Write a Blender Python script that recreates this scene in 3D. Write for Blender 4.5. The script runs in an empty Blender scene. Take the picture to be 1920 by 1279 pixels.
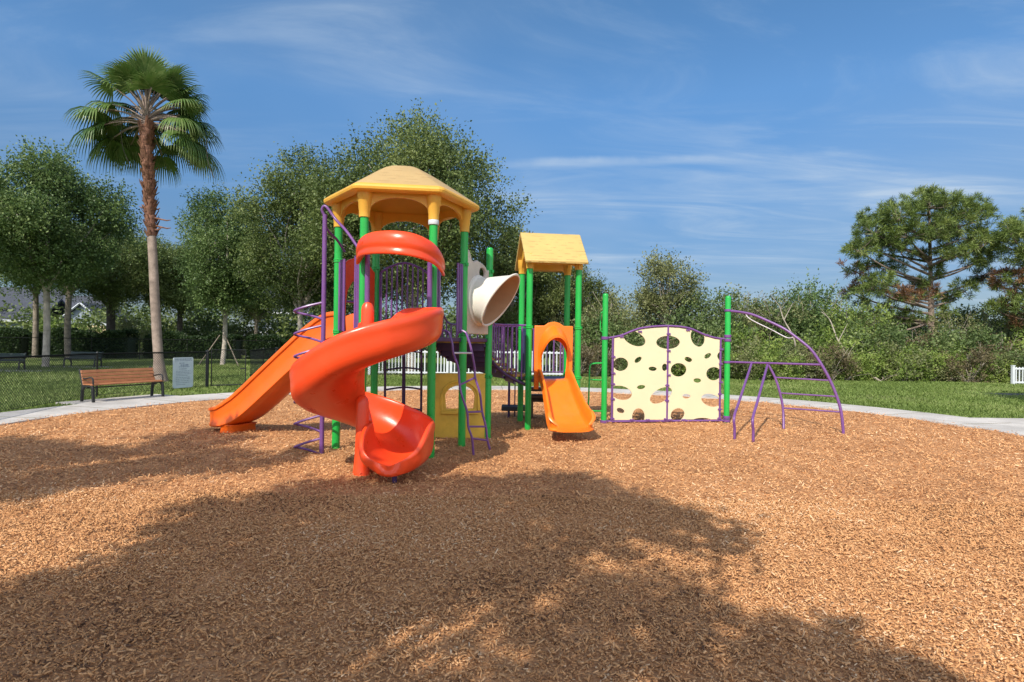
import bpy, bmesh, math, random
import numpy as np
from math import sin, cos, pi, radians, sqrt
from mathutils import Vector, Matrix

SC = bpy.context.scene
COL = SC.collection
random.seed(7)
rng = np.random.default_rng(11)

# ---------------------------------------------------------------- camera
FPX, CX, CY, CAM_H, ROLL = 1100.0, 960.0, 639.5, 1.64, radians(-0.8)
cam_data = bpy.data.cameras.new('camera')
cam_data.sensor_width = 36.0
cam_data.lens = FPX / 1920.0 * 36.0
cam_data.clip_start = 0.05
cam_data.clip_end = 3000.0
cam = bpy.data.objects.new('camera', cam_data)
cam.location = (0, 0, CAM_H)
cam.rotation_euler = (radians(90), ROLL, 0)
COL.objects.link(cam)
SC.camera = cam

# ---------------------------------------------------------------- sky, sun, exposure
SUN_EL, SUN_AZ = radians(44), radians(24)          # light travels towards (sin az, cos az), the sun stands behind the viewer
world = bpy.data.worlds.new('World')
SC.world = world
world.use_nodes = True
def build_world():
    nt = world.node_tree; N = nt.nodes; L = nt.links
    bg = N['Background']
    sky = N.new('ShaderNodeTexSky'); sky.sky_type = 'NISHITA'; sky.sun_disc = False
    sky.sun_elevation = SUN_EL; sky.sun_rotation = pi + SUN_AZ
    sky.air_density = 1.25; sky.dust_density = 0.55; sky.ozone_density = 2.6; sky.altitude = 0
    tc = N.new('ShaderNodeTexCoord'); sep = N.new('ShaderNodeSeparateXYZ')
    L.new(tc.outputs['Generated'], sep.inputs[0])
    def math_(op, a, b=None, c=None):
        n = N.new('ShaderNodeMath'); n.operation = op
        for i, v in enumerate((a, b, c)):
            if v is None: continue
            if isinstance(v, (int, float)): n.inputs[i].default_value = v
            else: L.new(v, n.inputs[i])
        return n.outputs[0]
    zz = math_('ADD', math_('MAXIMUM', sep.outputs[2], 0.0), 0.10)
    u = math_('DIVIDE', sep.outputs[0], zz); v = math_('DIVIDE', sep.outputs[1], zz)
    comb = N.new('ShaderNodeCombineXYZ'); L.new(u, comb.inputs[0]); L.new(v, comb.inputs[1])
    def cloud(rot, sc, nscale, detail, lo, hi, off, dist=0.6):
        mp = N.new('ShaderNodeMapping'); L.new(comb.outputs[0], mp.inputs[0])
        mp.inputs['Rotation'].default_value = (0, 0, radians(rot)); mp.inputs['Scale'].default_value = (sc[0], sc[1], 1)
        mp.inputs['Location'].default_value = (off, off * 0.7, 0)
        nz = N.new('ShaderNodeTexNoise'); nz.inputs['Scale'].default_value = nscale; nz.inputs['Detail'].default_value = detail
        nz.inputs['Roughness'].default_value = 0.62; nz.inputs['Distortion'].default_value = dist
        L.new(mp.outputs[0], nz.inputs['Vector'])
        mr = N.new('ShaderNodeMapRange'); mr.interpolation_type = 'SMOOTHSTEP'
        mr.inputs[1].default_value = lo; mr.inputs[2].default_value = hi
        L.new(nz.outputs[0], mr.inputs[0])
        return mr.outputs[0]
    big = cloud(0, (0.5, 0.5), 0.9, 3, 0.40, 0.72, 4.2)
    wisps = cloud(22, (0.5, 1.4), 1.5, 10, 0.44, 0.76, 1.3, 1.2)
    streak = cloud(-8, (0.22, 1.3), 1.3, 8, 0.49, 0.78, 7.7, 0.6)
    m = math_('ADD', math_('MULTIPLY', math_('MULTIPLY', wisps, math_('ADD', math_('MULTIPLY', big, 0.75), 0.3)), 0.95), math_('MULTIPLY', streak, 0.42))
    east = N.new('ShaderNodeMapRange'); east.interpolation_type = 'SMOOTHSTEP'; L.new(sep.outputs[0], east.inputs[0]); east.inputs[1].default_value = -0.35; east.inputs[2].default_value = 0.5; east.inputs[3].default_value = 0.38
    m = math_('ADD', math_('MULTIPLY', m, east.outputs[0]), math_('MULTIPLY', math_('MULTIPLY', big, east.outputs[0]), 0.24))
    # a long thin contrail-like cloud: elevation z/y about 0.30 rising slightly, azimuth x/y 0..0.55
    yy = math_('MAXIMUM', sep.outputs[1], 0.02)
    a = math_('DIVIDE', sep.outputs[0], yy); e = math_('DIVIDE', sep.outputs[2], yy)
    wob = N.new('ShaderNodeTexNoise'); wob.inputs['Scale'].default_value = 9.0; wob.inputs['Detail'].default_value = 6
    L.new(tc.outputs['Generated'], wob.inputs['Vector'])
    line = math_('ADD', math_('MULTIPLY', a, 0.042), 0.3005)
    line = math_('ADD', line, math_('MULTIPLY', math_('SUBTRACT', wob.outputs[0], 0.5), 0.022))
    dd = math_('ABSOLUTE', math_('SUBTRACT', e, line))
    band = N.new('ShaderNodeMapRange'); band.interpolation_type = 'SMOOTHSTEP'
    L.new(dd, band.inputs[0]); band.inputs[1].default_value = 0.0125; band.inputs[2].default_value = 0.001
    l0 = N.new('ShaderNodeMapRange'); L.new(a, l0.inputs[0]); l0.inputs[1].default_value = -0.06; l0.inputs[2].default_value = 0.06
    l1 = N.new('ShaderNodeMapRange'); L.new(a, l1.inputs[0]); l1.inputs[1].default_value = 0.62; l1.inputs[2].default_value = 0.30
    wm = N.new('ShaderNodeMapRange'); L.new(wob.outputs[0], wm.inputs[0]); wm.inputs[1].default_value = 0.30; wm.inputs[2].default_value = 0.62
    ct = math_('MULTIPLY', math_('MULTIPLY', band.outputs[0], l0.outputs[0]), math_('MULTIPLY', l1.outputs[0], wm.outputs[0]))
    m = math_('ADD', m, math_('MULTIPLY', ct, 0.42))
    # fade towards the zenith of the noise plane near the horizon
    fade = N.new('ShaderNodeMapRange'); fade.interpolation_type = 'SMOOTHSTEP'
    L.new(sep.outputs[2], fade.inputs[0]); fade.inputs[1].default_value = 0.0; fade.inputs[2].default_value = 0.12
    m = math_('MULTIPLY', m, fade.outputs[0]); m = math_('MINIMUM', m, 0.75)
    mix = N.new('ShaderNodeMix'); mix.data_type = 'RGBA'
    # the clear air of the afternoon: deeper blue than the model sky towards the horizon
    tint = N.new('ShaderNodeValToRGB'); L.new(sep.outputs[2], tint.inputs[0]); els = tint.color_ramp.elements
    while len(els) > 1: els.remove(els[-1])
    els[0].position = 0.0; els[0].color = (.28, .345, .50, 1)
    for p_, c_ in ((.11, (.29, .37, .53)), (.18, (.32, .43, .58)), (.37, (.45, .67, .85)), (.52, (.45, .69, .84)), (1.0, (.75, .85, 1.0))): els.new(p_).color = (*c_, 1)
    tm = N.new('ShaderNodeMix'); tm.data_type = 'RGBA'; tm.blend_type = 'MULTIPLY'; tm.inputs[0].default_value = 1
    L.new(sky.outputs[0], tm.inputs[6]); L.new(tint.outputs[0], tm.inputs[7])
    L.new(m, mix.inputs[0]); L.new(tm.outputs[2], mix.inputs[6]); mix.inputs[7].default_value = CLOUD
    # added bright fill in the unseen sky behind the viewer, to lift the shade
    back_fill = N.new('ShaderNodeMapRange'); back_fill.interpolation_type = 'SMOOTHSTEP'; L.new(sep.outputs[1], back_fill.inputs[0])
    back_fill.inputs[1].default_value = 0.25; back_fill.inputs[2].default_value = -0.65; back_fill.inputs[4].default_value = 0.62
    m2 = N.new('ShaderNodeMix'); m2.data_type = 'RGBA'; L.new(back_fill.outputs[0], m2.inputs[0]); L.new(mix.outputs[2], m2.inputs[6]); m2.inputs[7].default_value = FILL_COLOR
    L.new(m2.outputs[2], bg.inputs[0]); bg.inputs[1].default_value = SKY_STRENGTH
SKY_STRENGTH = 0.13
CLOUD = (3.3, 4.0, 4.8, 1)
FILL_COLOR = (10.5, 11.0, 11.8, 1)  # colour of the fill added behind the viewer
build_world()
sun_data = bpy.data.lights.new('sun', 'SUN')
sun_data.energy = 4.2; sun_data.angle = radians(0.55); sun_data.color = (1.0, 0.93, 0.82)
sun = bpy.data.objects.new('sun', sun_data)
sun_dir = Vector((sin(SUN_AZ) * cos(SUN_EL), cos(SUN_AZ) * cos(SUN_EL), -sin(SUN_EL)))
sun.rotation_euler = sun_dir.to_track_quat('-Z', 'Y').to_euler()
sun.location = (-20, -40, 40)
COL.objects.link(sun)
vs = SC.view_settings
vs.view_transform = 'Standard'; vs.look = 'None'; vs.gamma = 1.0; vs.use_curve_mapping = False
vs.exposure = 0.4

# ---------------------------------------------------------------- measuring: pixels of the photograph to points of the place
def ray(px, py):
    a, b = px - CX, CY - py
    return Vector((cos(ROLL) * a + sin(ROLL) * b, FPX, -sin(ROLL) * a + cos(ROLL) * b))
def G(px, py):
    d = ray(px, py); t = -CAM_H / d.z
    return Vector((d.x * t, d.y * t, 0))
def P(px, py, Y):
    d = ray(px, py); t = Y / d.y
    return Vector((d.x * t, Y, CAM_H + d.z * t))

# ---------------------------------------------------------------- materials
def mat(name, col, rough=0.5, var=0.12, vscale=6.0, bump=0.0, bscale=60.0, metal=0.0, attr=None, ramp=None, trans=0.0,
        dirt=0.0, dirt_col=(0.12, 0.09, 0.06), spec=0.5, subs=0.0, coat=0.0, scratch=0.0):
    m = bpy.data.materials.new(name); m.use_nodes = True
    nt = m.node_tree; N = nt.nodes; L = nt.links
    b = N['Principled BSDF']
    b.inputs['Roughness'].default_value = rough; b.inputs['Metallic'].default_value = metal
    b.inputs['Specular IOR Level'].default_value = spec
    b.inputs['Coat Weight'].default_value = coat; b.inputs['Coat Roughness'].default_value = 0.15
    tc = N.new('ShaderNodeTexCoord')
    nz = N.new('ShaderNodeTexNoise'); nz.inputs['Scale'].default_value = vscale; nz.inputs['Detail'].default_value = 5
    L.new(tc.outputs['Object'], nz.inputs['Vector'])
    cr = N.new('ShaderNodeValToRGB')
    src = nz.outputs[0]
    if attr:
        at = N.new('ShaderNodeAttribute'); at.attribute_name = attr; src = at.outputs['Fac']
    if ramp:
        els = cr.color_ramp.elements
        while len(els) > 1: els.remove(els[-1])
        els[0].position = ramp[0][0]; els[0].color = (*ramp[0][1], 1)
        for p_, c_ in ramp[1:]:
            e = els.new(p_); e.color = (*c_, 1)
    else:
        c = np.array(col)
        cr.color_ramp.elements[0].position = 0.3; cr.color_ramp.elements[1].position = 0.7
        cr.color_ramp.elements[0].color = (*np.clip(c * (1 - var), 0, 1), 1)
        cr.color_ramp.elements[1].color = (*np.clip(c * (1 + var), 0, 1), 1)
    L.new(src, cr.inputs[0])
    out = cr.outputs[0]
    if dirt:
        n2 = N.new('ShaderNodeTexNoise'); n2.inputs['Scale'].default_value = vscale * 2.7; n2.inputs['Detail'].default_value = 8
        n2.inputs['Roughness'].default_value = 0.7
        L.new(tc.outputs['Object'], n2.inputs['Vector'])
        mr = N.new('ShaderNodeMapRange'); mr.inputs[1].default_value = 0.5; mr.inputs[2].default_value = 0.8
        mr.inputs[4].default_value = dirt
        L.new(n2.outputs[0], mr.inputs[0])
        mx = N.new('ShaderNodeMix'); mx.data_type = 'RGBA'; L.new(mr.outputs[0], mx.inputs[0]); L.new(out, mx.inputs[6])
        mx.inputs[7].default_value = (*dirt_col, 1); out = mx.outputs[2]
    if attr and not ramp:
        pass
    L.new(out, b.inputs['Base Color'])
    r2 = N.new('ShaderNodeMapRange'); r2.inputs[3].default_value = max(0.05, rough - 0.1); r2.inputs[4].default_value = min(1, rough + 0.12)
    n3 = N.new('ShaderNodeTexNoise'); n3.inputs['Scale'].default_value = vscale * 4; n3.inputs['Detail'].default_value = 4
    L.new(tc.outputs['Object'], n3.inputs['Vector']); L.new(n3.outputs[0], r2.inputs[0]); L.new(r2.outputs[0], b.inputs['Roughness'])
    if bump:
        n4 = N.new('ShaderNodeTexNoise'); n4.inputs['Scale'].default_value = bscale; n4.inputs['Detail'].default_value = 6
        L.new(tc.outputs['Object'], n4.inputs['Vector'])
        bp = N.new('ShaderNodeBump'); bp.inputs['Strength'].default_value = bump; bp.inputs['Distance'].default_value = 0.02
        L.new(n4.outputs[0], bp.inputs['Height']); L.new(bp.outputs[0], b.inputs['Normal'])
    if trans:
        tr = N.new('ShaderNodeBsdfTranslucent'); L.new(out, tr.inputs[0])
        ms = N.new('ShaderNodeMixShader'); ms.inputs[0].default_value = trans
        L.new(b.outputs[0], ms.inputs[1]); L.new(tr.outputs[0], ms.inputs[2])
        L.new(ms.outputs[0], N['Material Output'].inputs[0])
    return m

M = {}
M['red'] = mat('red_plastic', (0.80, 0.066, 0.014), 0.30, 0.06, 1.2, dirt=0.10, dirt_col=(0.55, 0.16, 0.09), bump=0.05, bscale=25)
M['orange'] = mat('orange_plastic', (0.84, 0.175, 0.010), 0.33, 0.08, 2.0, dirt=0.25, dirt_col=(0.50, 0.20, 0.07), bump=0.05, bscale=25)
M['amber'] = mat('amber_plastic', (0.76, 0.115, 0.006), 0.35, 0.10, 2.0, dirt=0.35, dirt_col=(0.42, 0.12, 0.03), bump=0.05, bscale=25)
M['green'] = mat('green_paint', (0.016, 0.36, 0.055), 0.30, 0.08, 3.0, dirt=0.15, dirt_col=(0.08, 0.2, 0.06))
M['purple'] = mat('purple_paint', (0.15, 0.058, 0.215), 0.34, 0.10, 5.0, dirt=0.3, dirt_col=(0.2, 0.12, 0.2))
M['plum'] = mat('plum_coating', (0.05, 0.018, 0.085), 0.5, 0.12, 5.0, dirt=0.2)
M['navy'] = mat('navy_paint', (0.02, 0.035, 0.09), 0.45, 0.12, 5.0, dirt=0.2)
M['brown'] = mat('brown_vinyl', (0.075, 0.04, 0.025), 0.6, 0.2, 5.0, dirt=0.3, dirt_col=(0.2, 0.13, 0.07), bump=0.2)
M['tread'] = mat('timber_look_vinyl', (0.42, 0.25, 0.07), 0.6, 0.35, 14.0, dirt=0.5, dirt_col=(0.16, 0.09, 0.04), bump=0.4, bscale=30)
M['matte_black'] = mat('matte_black_coating', (0.012, 0.014, 0.013), 0.9, 0.2, 8.0, spec=0.1)
M['black'] = mat('black_paint', (0.013, 0.014, 0.015), 0.45, 0.2, 8.0, dirt=0.15)
M['rubber'] = mat('dark_rubber', (0.018, 0.018, 0.024), 0.7, 0.2, 8.0, dirt=0.3)
M['cream'] = mat('cream_panel', (0.66, 0.58, 0.375), 0.5, 0.04, 1.5, dirt=0.28, dirt_col=(0.60, 0.52, 0.33), bump=0.03)
M['beige'] = mat('weathered_beige', (0.52, 0.44, 0.37), 0.6, 0.10, 4.0, dirt=0.35, dirt_col=(0.3, 0.22, 0.15), bump=0.1)
M['bone'] = mat('faded_white_plastic', (0.68, 0.63, 0.56), 0.42, 0.06, 2.0, dirt=0.25, dirt_col=(0.52, 0.38, 0.26))
M['mustard'] = mat('mustard_plastic', (0.66, 0.41, 0.045), 0.5, 0.16, 3.5, dirt=0.45, dirt_col=(0.33, 0.19, 0.02), bump=0.3, bscale=12)
M['lemon'] = mat('yellow_plastic', (0.82, 0.46, 0.065), 0.42, 0.06, 2.5, trans=0.22, dirt=0.2, dirt_col=(0.52, 0.28, 0.06))
M['white'] = mat('shade_greyed_white', (0.55, 0.58, 0.60), 0.5, 0.05, 3.0, dirt=0.2, dirt_col=(0.4, 0.38, 0.34))  # greyed: the shade on the picket fences is put into the colour
M['steel'] = mat('worn_bare_metal', (0.50, 0.46, 0.50), 0.45, 0.2, 8.0)
M['bench_wood'] = mat('bench_boards', (0.36, 0.145, 0.06), 0.5, 0.18, 9.0, dirt=0.2, dirt_col=(0.2, 0.08, 0.03), bump=0.2, bscale=80)
M['dark_green_metal'] = mat('dark_green_metal', (0.012, 0.03, 0.03), 0.5, 0.2, 6.0)
M['concrete'] = mat('concrete', (0.45, 0.42, 0.385), 0.85, 0.22, 0.9, dirt=0.5, dirt_col=(0.24, 0.2, 0.17), bump=0.3, bscale=90)
M['asphalt'] = mat('asphalt', (0.075, 0.072, 0.07), 0.9, 0.2, 2.0, bump=0.4, bscale=80)
M['bone_shade'] = mat('tan_funnel_shade', (0.46, 0.27, 0.15), 0.5, 0.08, 3.0, dirt=0.2)  # inside of the white funnel, its shade put into the colour
M['notice'] = mat('notice_board', (0.56, 0.62, 0.66), 0.45, 0.10, 5.0, dirt=0.3, dirt_col=(0.30, 0.36, 0.42))
M['notice_ink'] = mat('faded_ink', (0.27, 0.32, 0.40), 0.6, 0.15, 20.0)
M['bark'] = mat('grey_bark', (0.20, 0.165, 0.13), 0.9, 0.45, 5.0, bump=0.9, bscale=14)
M['pale_bark'] = mat('pale_bark', (0.40, 0.35, 0.30), 0.9, 0.35, 4.0, bump=0.7, bscale=16)
M['dark_bark'] = mat('dark_bark', (0.06, 0.05, 0.04), 0.9, 0.4, 4.0, bump=0.8, bscale=14)
M['pine_bark'] = mat('pine_bark', (0.20, 0.15, 0.12), 0.9, 0.4, 6.0, bump=0.9, bscale=10)
M['twig'] = mat('bleached_stems', (0.30, 0.26, 0.21), 0.9, 0.2, 6.0)
M['palm_bark'] = mat('ringed_palm_bark', (0.25, 0.19, 0.155), 0.9, 0.35, 4.0, dirt=0.5, dirt_col=(0.10, 0.07, 0.05), bump=0.5, bscale=30)
M['palm_boot'] = mat('reddish_palm_boots', (0.17, 0.078, 0.046), 0.85, 0.5, 14.0, bump=0.6, bscale=30)
def leafmat(name, dark, mid, light, trans=0.28, rough=0.5):
    return mat(name, mid, rough, attr='rnd', ramp=[(0.0, dark), (0.5, mid), (1.0, light)], trans=trans, spec=0.35)
M['oak_leaf'] = leafmat('oak_leaves', (0.040, 0.068, 0.018), (0.122, 0.168, 0.046), (0.255, 0.295, 0.095))
M['oak_leaf_cool'] = leafmat('oak_leaves_cool', (0.038, 0.072, 0.021), (0.108, 0.175, 0.050), (0.23, 0.295, 0.10))
M['oak_leaf_olive'] = leafmat('oak_leaves_olive', (0.042, 0.065, 0.017), (0.12, 0.155, 0.042), (0.235, 0.265, 0.085))
M['shrub_bright'] = leafmat('bright_shrub_leaves', (0.07, 0.125, 0.022), (0.19, 0.265, 0.05), (0.34, 0.39, 0.11))
M['shrub_dark'] = leafmat('dark_shrub_leaves', (0.045, 0.075, 0.022), (0.125, 0.18, 0.055), (0.235, 0.28, 0.10))
M['shrub_olive'] = leafmat('olive_shrub_leaves', (0.065, 0.085, 0.03), (0.18, 0.20, 0.075), (0.31, 0.31, 0.14))
M['shrub_brown'] = leafmat('brownish_shrub_leaves', (0.07, 0.05, 0.028), (0.16, 0.13, 0.065), (0.25, 0.20, 0.11))
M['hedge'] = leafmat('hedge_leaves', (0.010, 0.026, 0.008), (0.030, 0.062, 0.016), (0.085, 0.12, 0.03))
M['pine_needle'] = leafmat('pine_needles', (0.045, 0.075, 0.016), (0.13, 0.185, 0.038), (0.26, 0.30, 0.085), 0.15)
M['pine_dead'] = leafmat('brown_needles', (0.10, 0.045, 0.02), (0.22, 0.11, 0.05), (0.32, 0.18, 0.08), 0.15)
M['palm_leaf'] = leafmat('palm_leaflets', (0.030, 0.080, 0.018), (0.085, 0.155, 0.034), (0.24, 0.29, 0.10), 0.22, 0.38)
M['palm_dry'] = leafmat('dry_palm_leaflets', (0.20, 0.14, 0.07), (0.34, 0.25, 0.13), (0.45, 0.36, 0.2), 0.2)
M['grass'] = leafmat('grass_blades', (0.085, 0.13, 0.025), (0.17, 0.24, 0.052), (0.30, 0.335, 0.12), 0.3, 0.6)
M['chip'] = mat('wood_chips', (0.4, 0.2, 0.1), 0.75, attr='rnd',
                ramp=[(0.0, (0.12, 0.058, 0.030)), (0.04, (0.42, 0.205, 0.088)), (0.45, (0.56, 0.285, 0.120)), (0.75, (0.62, 0.335, 0.150)), (0.97, (0.68, 0.40, 0.20)), (1.0, (0.74, 0.51, 0.31))], spec=0.25)

def roof_material(name='faded_shingle_plastic', c=(0.53, 0.37, 0.16)):
    m = mat(name, c, 0.55, 0.07, 2.0, trans=0.22, dirt=0.22, dirt_col=(0.62, 0.42, 0.2))
    nt = m.node_tree; N = nt.nodes; L = nt.links; b = N['Principled BSDF']
    tc = N.new('ShaderNodeTexCoord'); sp = N.new('ShaderNodeSeparateXYZ'); L.new(tc.outputs['Object'], sp.inputs[0])
    wv = N.new('ShaderNodeMath'); wv.operation = 'MULTIPLY'; L.new(sp.outputs[2], wv.inputs[0]); wv.inputs[1].default_value = 16.0
    fr = N.new('ShaderNodeMath'); fr.operation = 'FRACT'; L.new(wv.outputs[0], fr.inputs[0])
    ln = N.new('ShaderNodeMapRange'); L.new(fr.outputs[0], ln.inputs[0]); ln.inputs[1].default_value = 0.22; ln.inputs[2].default_value = 0.04
    mp = N.new('ShaderNodeMapping'); L.new(tc.outputs['Object'], mp.inputs[0]); mp.inputs['Scale'].default_value = (7, 7, 34)
    nz = N.new('ShaderNodeTexNoise'); nz.inputs['Scale'].default_value = 1.0; nz.inputs['Detail'].default_value = 3
    L.new(mp.outputs[0], nz.inputs['Vector'])
    th = N.new('ShaderNodeMapRange'); L.new(nz.outputs[0], th.inputs[0]); th.inputs[1].default_value = 0.50; th.inputs[2].default_value = 0.60
    ml = N.new('ShaderNodeMath'); ml.operation = 'MULTIPLY'; L.new(ln.outputs[0], ml.inputs[0]); L.new(th.outputs[0], ml.inputs[1])
    old = b.inputs['Base Color'].links[0].from_socket
    mx = N.new('ShaderNodeMix'); mx.data_type = 'RGBA'; L.new(old, mx.inputs[6]); mx.inputs[7].default_value = (0.30, 0.18, 0.07, 1)
    mm = N.new('ShaderNodeMath'); mm.operation = 'MULTIPLY'; L.new(ml.outputs[0], mm.inputs[0]); mm.inputs[1].default_value = 0.75
    L.new(mm.outputs[0], mx.inputs[0]); L.new(mx.outputs[2], b.inputs['Base Color'])
    bp = N.new('ShaderNodeBump'); bp.inputs['Strength'].default_value = 0.5; bp.inputs['Distance'].default_value = 0.02; bp.invert = True
    L.new(ml.outputs[0], bp.inputs['Height']); L.new(bp.outputs[0], b.inputs['Normal'])
    return m
M['roof'] = roof_material()
M['roof_pale'] = roof_material('pale_yellow_shingle_plastic', (0.63, 0.45, 0.155))

def ground_material(name, cols, scale, bump, fine=120.0, rough=0.95):
    m = bpy.data.materials.new(name); m.use_nodes = True
    nt = m.node_tree; N = nt.nodes; L = nt.links; b = N['Principled BSDF']
    b.inputs['Roughness'].default_value = rough; b.inputs['Specular IOR Level'].default_value = 0.2
    tc = N.new('ShaderNodeTexCoord')
    n1 = N.new('ShaderNodeTexNoise'); n1.inputs['Scale'].default_value = scale; n1.inputs['Detail'].default_value = 7; n1.inputs['Roughness'].default_value = 0.65
    n2 = N.new('ShaderNodeTexNoise'); n2.inputs['Scale'].default_value = fine; n2.inputs['Detail'].default_value = 4
    L.new(tc.outputs['Object'], n1.inputs[0]); L.new(tc.outputs['Object'], n2.inputs[0])
    ad = N.new('ShaderNodeMath'); ad.operation = 'ADD'; L.new(n1.outputs[0], ad.inputs[0]); L.new(n2.outputs[0], ad.inputs[1])
    hv = N.new('ShaderNodeMath'); hv.operation = 'MULTIPLY'; L.new(ad.outputs[0], hv.inputs[0]); hv.inputs[1].default_value = 0.5
    cr = N.new('ShaderNodeValToRGB'); els = cr.color_ramp.elements
    while len(els) > 1: els.remove(els[-1])
    els[0].position = cols[0][0]; els[0].color = (*cols[0][1], 1)
    for p_, c_ in cols[1:]: els.new(p_).color = (*c_, 1)
    L.new(hv.outputs[0], cr.inputs[0]); L.new(cr.outputs[0], b.inputs['Base Color'])
    bp = N.new('ShaderNodeBump'); bp.inputs['Strength'].default_value = bump; bp.inputs['Distance'].default_value = 0.03
    L.new(n2.outputs[0], bp.inputs['Height']); L.new(bp.outputs[0], b.inputs['Normal'])
    return m
M['lawn'] = ground_material('lawn_soil_and_turf', [(0.32, (0.17, 0.13, 0.06)), (0.42, (0.14, 0.155, 0.05)), (0.55, (0.11, 0.165, 0.035)), (0.68, (0.19, 0.22, 0.07))], 0.35, 0.6, 40)
M['mulch'] = ground_material('mulch_bed', [(0.36, (0.26, 0.122, 0.054)), (0.5, (0.44, 0.215, 0.094)), (0.64, (0.58, 0.31, 0.145))], 2.2, 1.0, 34)
M['litter'] = ground_material('leaf_litter', [(0.35, (0.07, 0.05, 0.025)), (0.5, (0.12, 0.10, 0.035)), (0.65, (0.10, 0.13, 0.03))], 1.0, 0.8, 30)

# ---------------------------------------------------------------- building helpers
ORG = {}
def setp(o, label=None, cat=None, group=None, kind=None):
    if label: o['label'] = label
    if cat: o['category'] = cat
    if group: o['group'] = group
    if kind: o['kind'] = kind
    return o
def thing(name, label, cat, loc=(0, 0, 0), group=None, rotz=0.0):
    o = bpy.data.objects.new(name, None); o.empty_display_size = 0.2
    o.location = loc; o.rotation_euler = (0, 0, rotz); COL.objects.link(o)
    ORG[o.name] = Vector(loc)
    return setp(o, label, cat, group)
def link_mesh(name, me, parent=None, label=None, cat=None, group=None, kind=None, loc=None):
    o = bpy.data.objects.new(name, me); COL.objects.link(o)
    if parent is not None:
        o.parent = parent; ORG[o.name] = ORG[parent.name]
    elif loc is not None:
        o.location = loc; ORG[o.name] = Vector(loc)
    else: ORG[o.name] = Vector((0, 0, 0))
    return setp(o, label, cat, group, kind)
def copy_tree(o, loc, rotz=0.0, scale=1.0, label=None, group=None):
    c = o.copy(); COL.objects.link(c); c.location = loc; c.rotation_euler = (0, 0, rotz)
    c.scale = (scale, scale, scale) if isinstance(scale, (int, float)) else scale
    if label: c['label'] = label
    if group: c['group'] = group
    ORG[c.name] = Vector(loc)
    for ch in o.children:
        d = ch.copy(); COL.objects.link(d); d.parent = c
        for g in ch.children:
            e = g.copy(); COL.objects.link(e); e.parent = d
    return c

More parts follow.
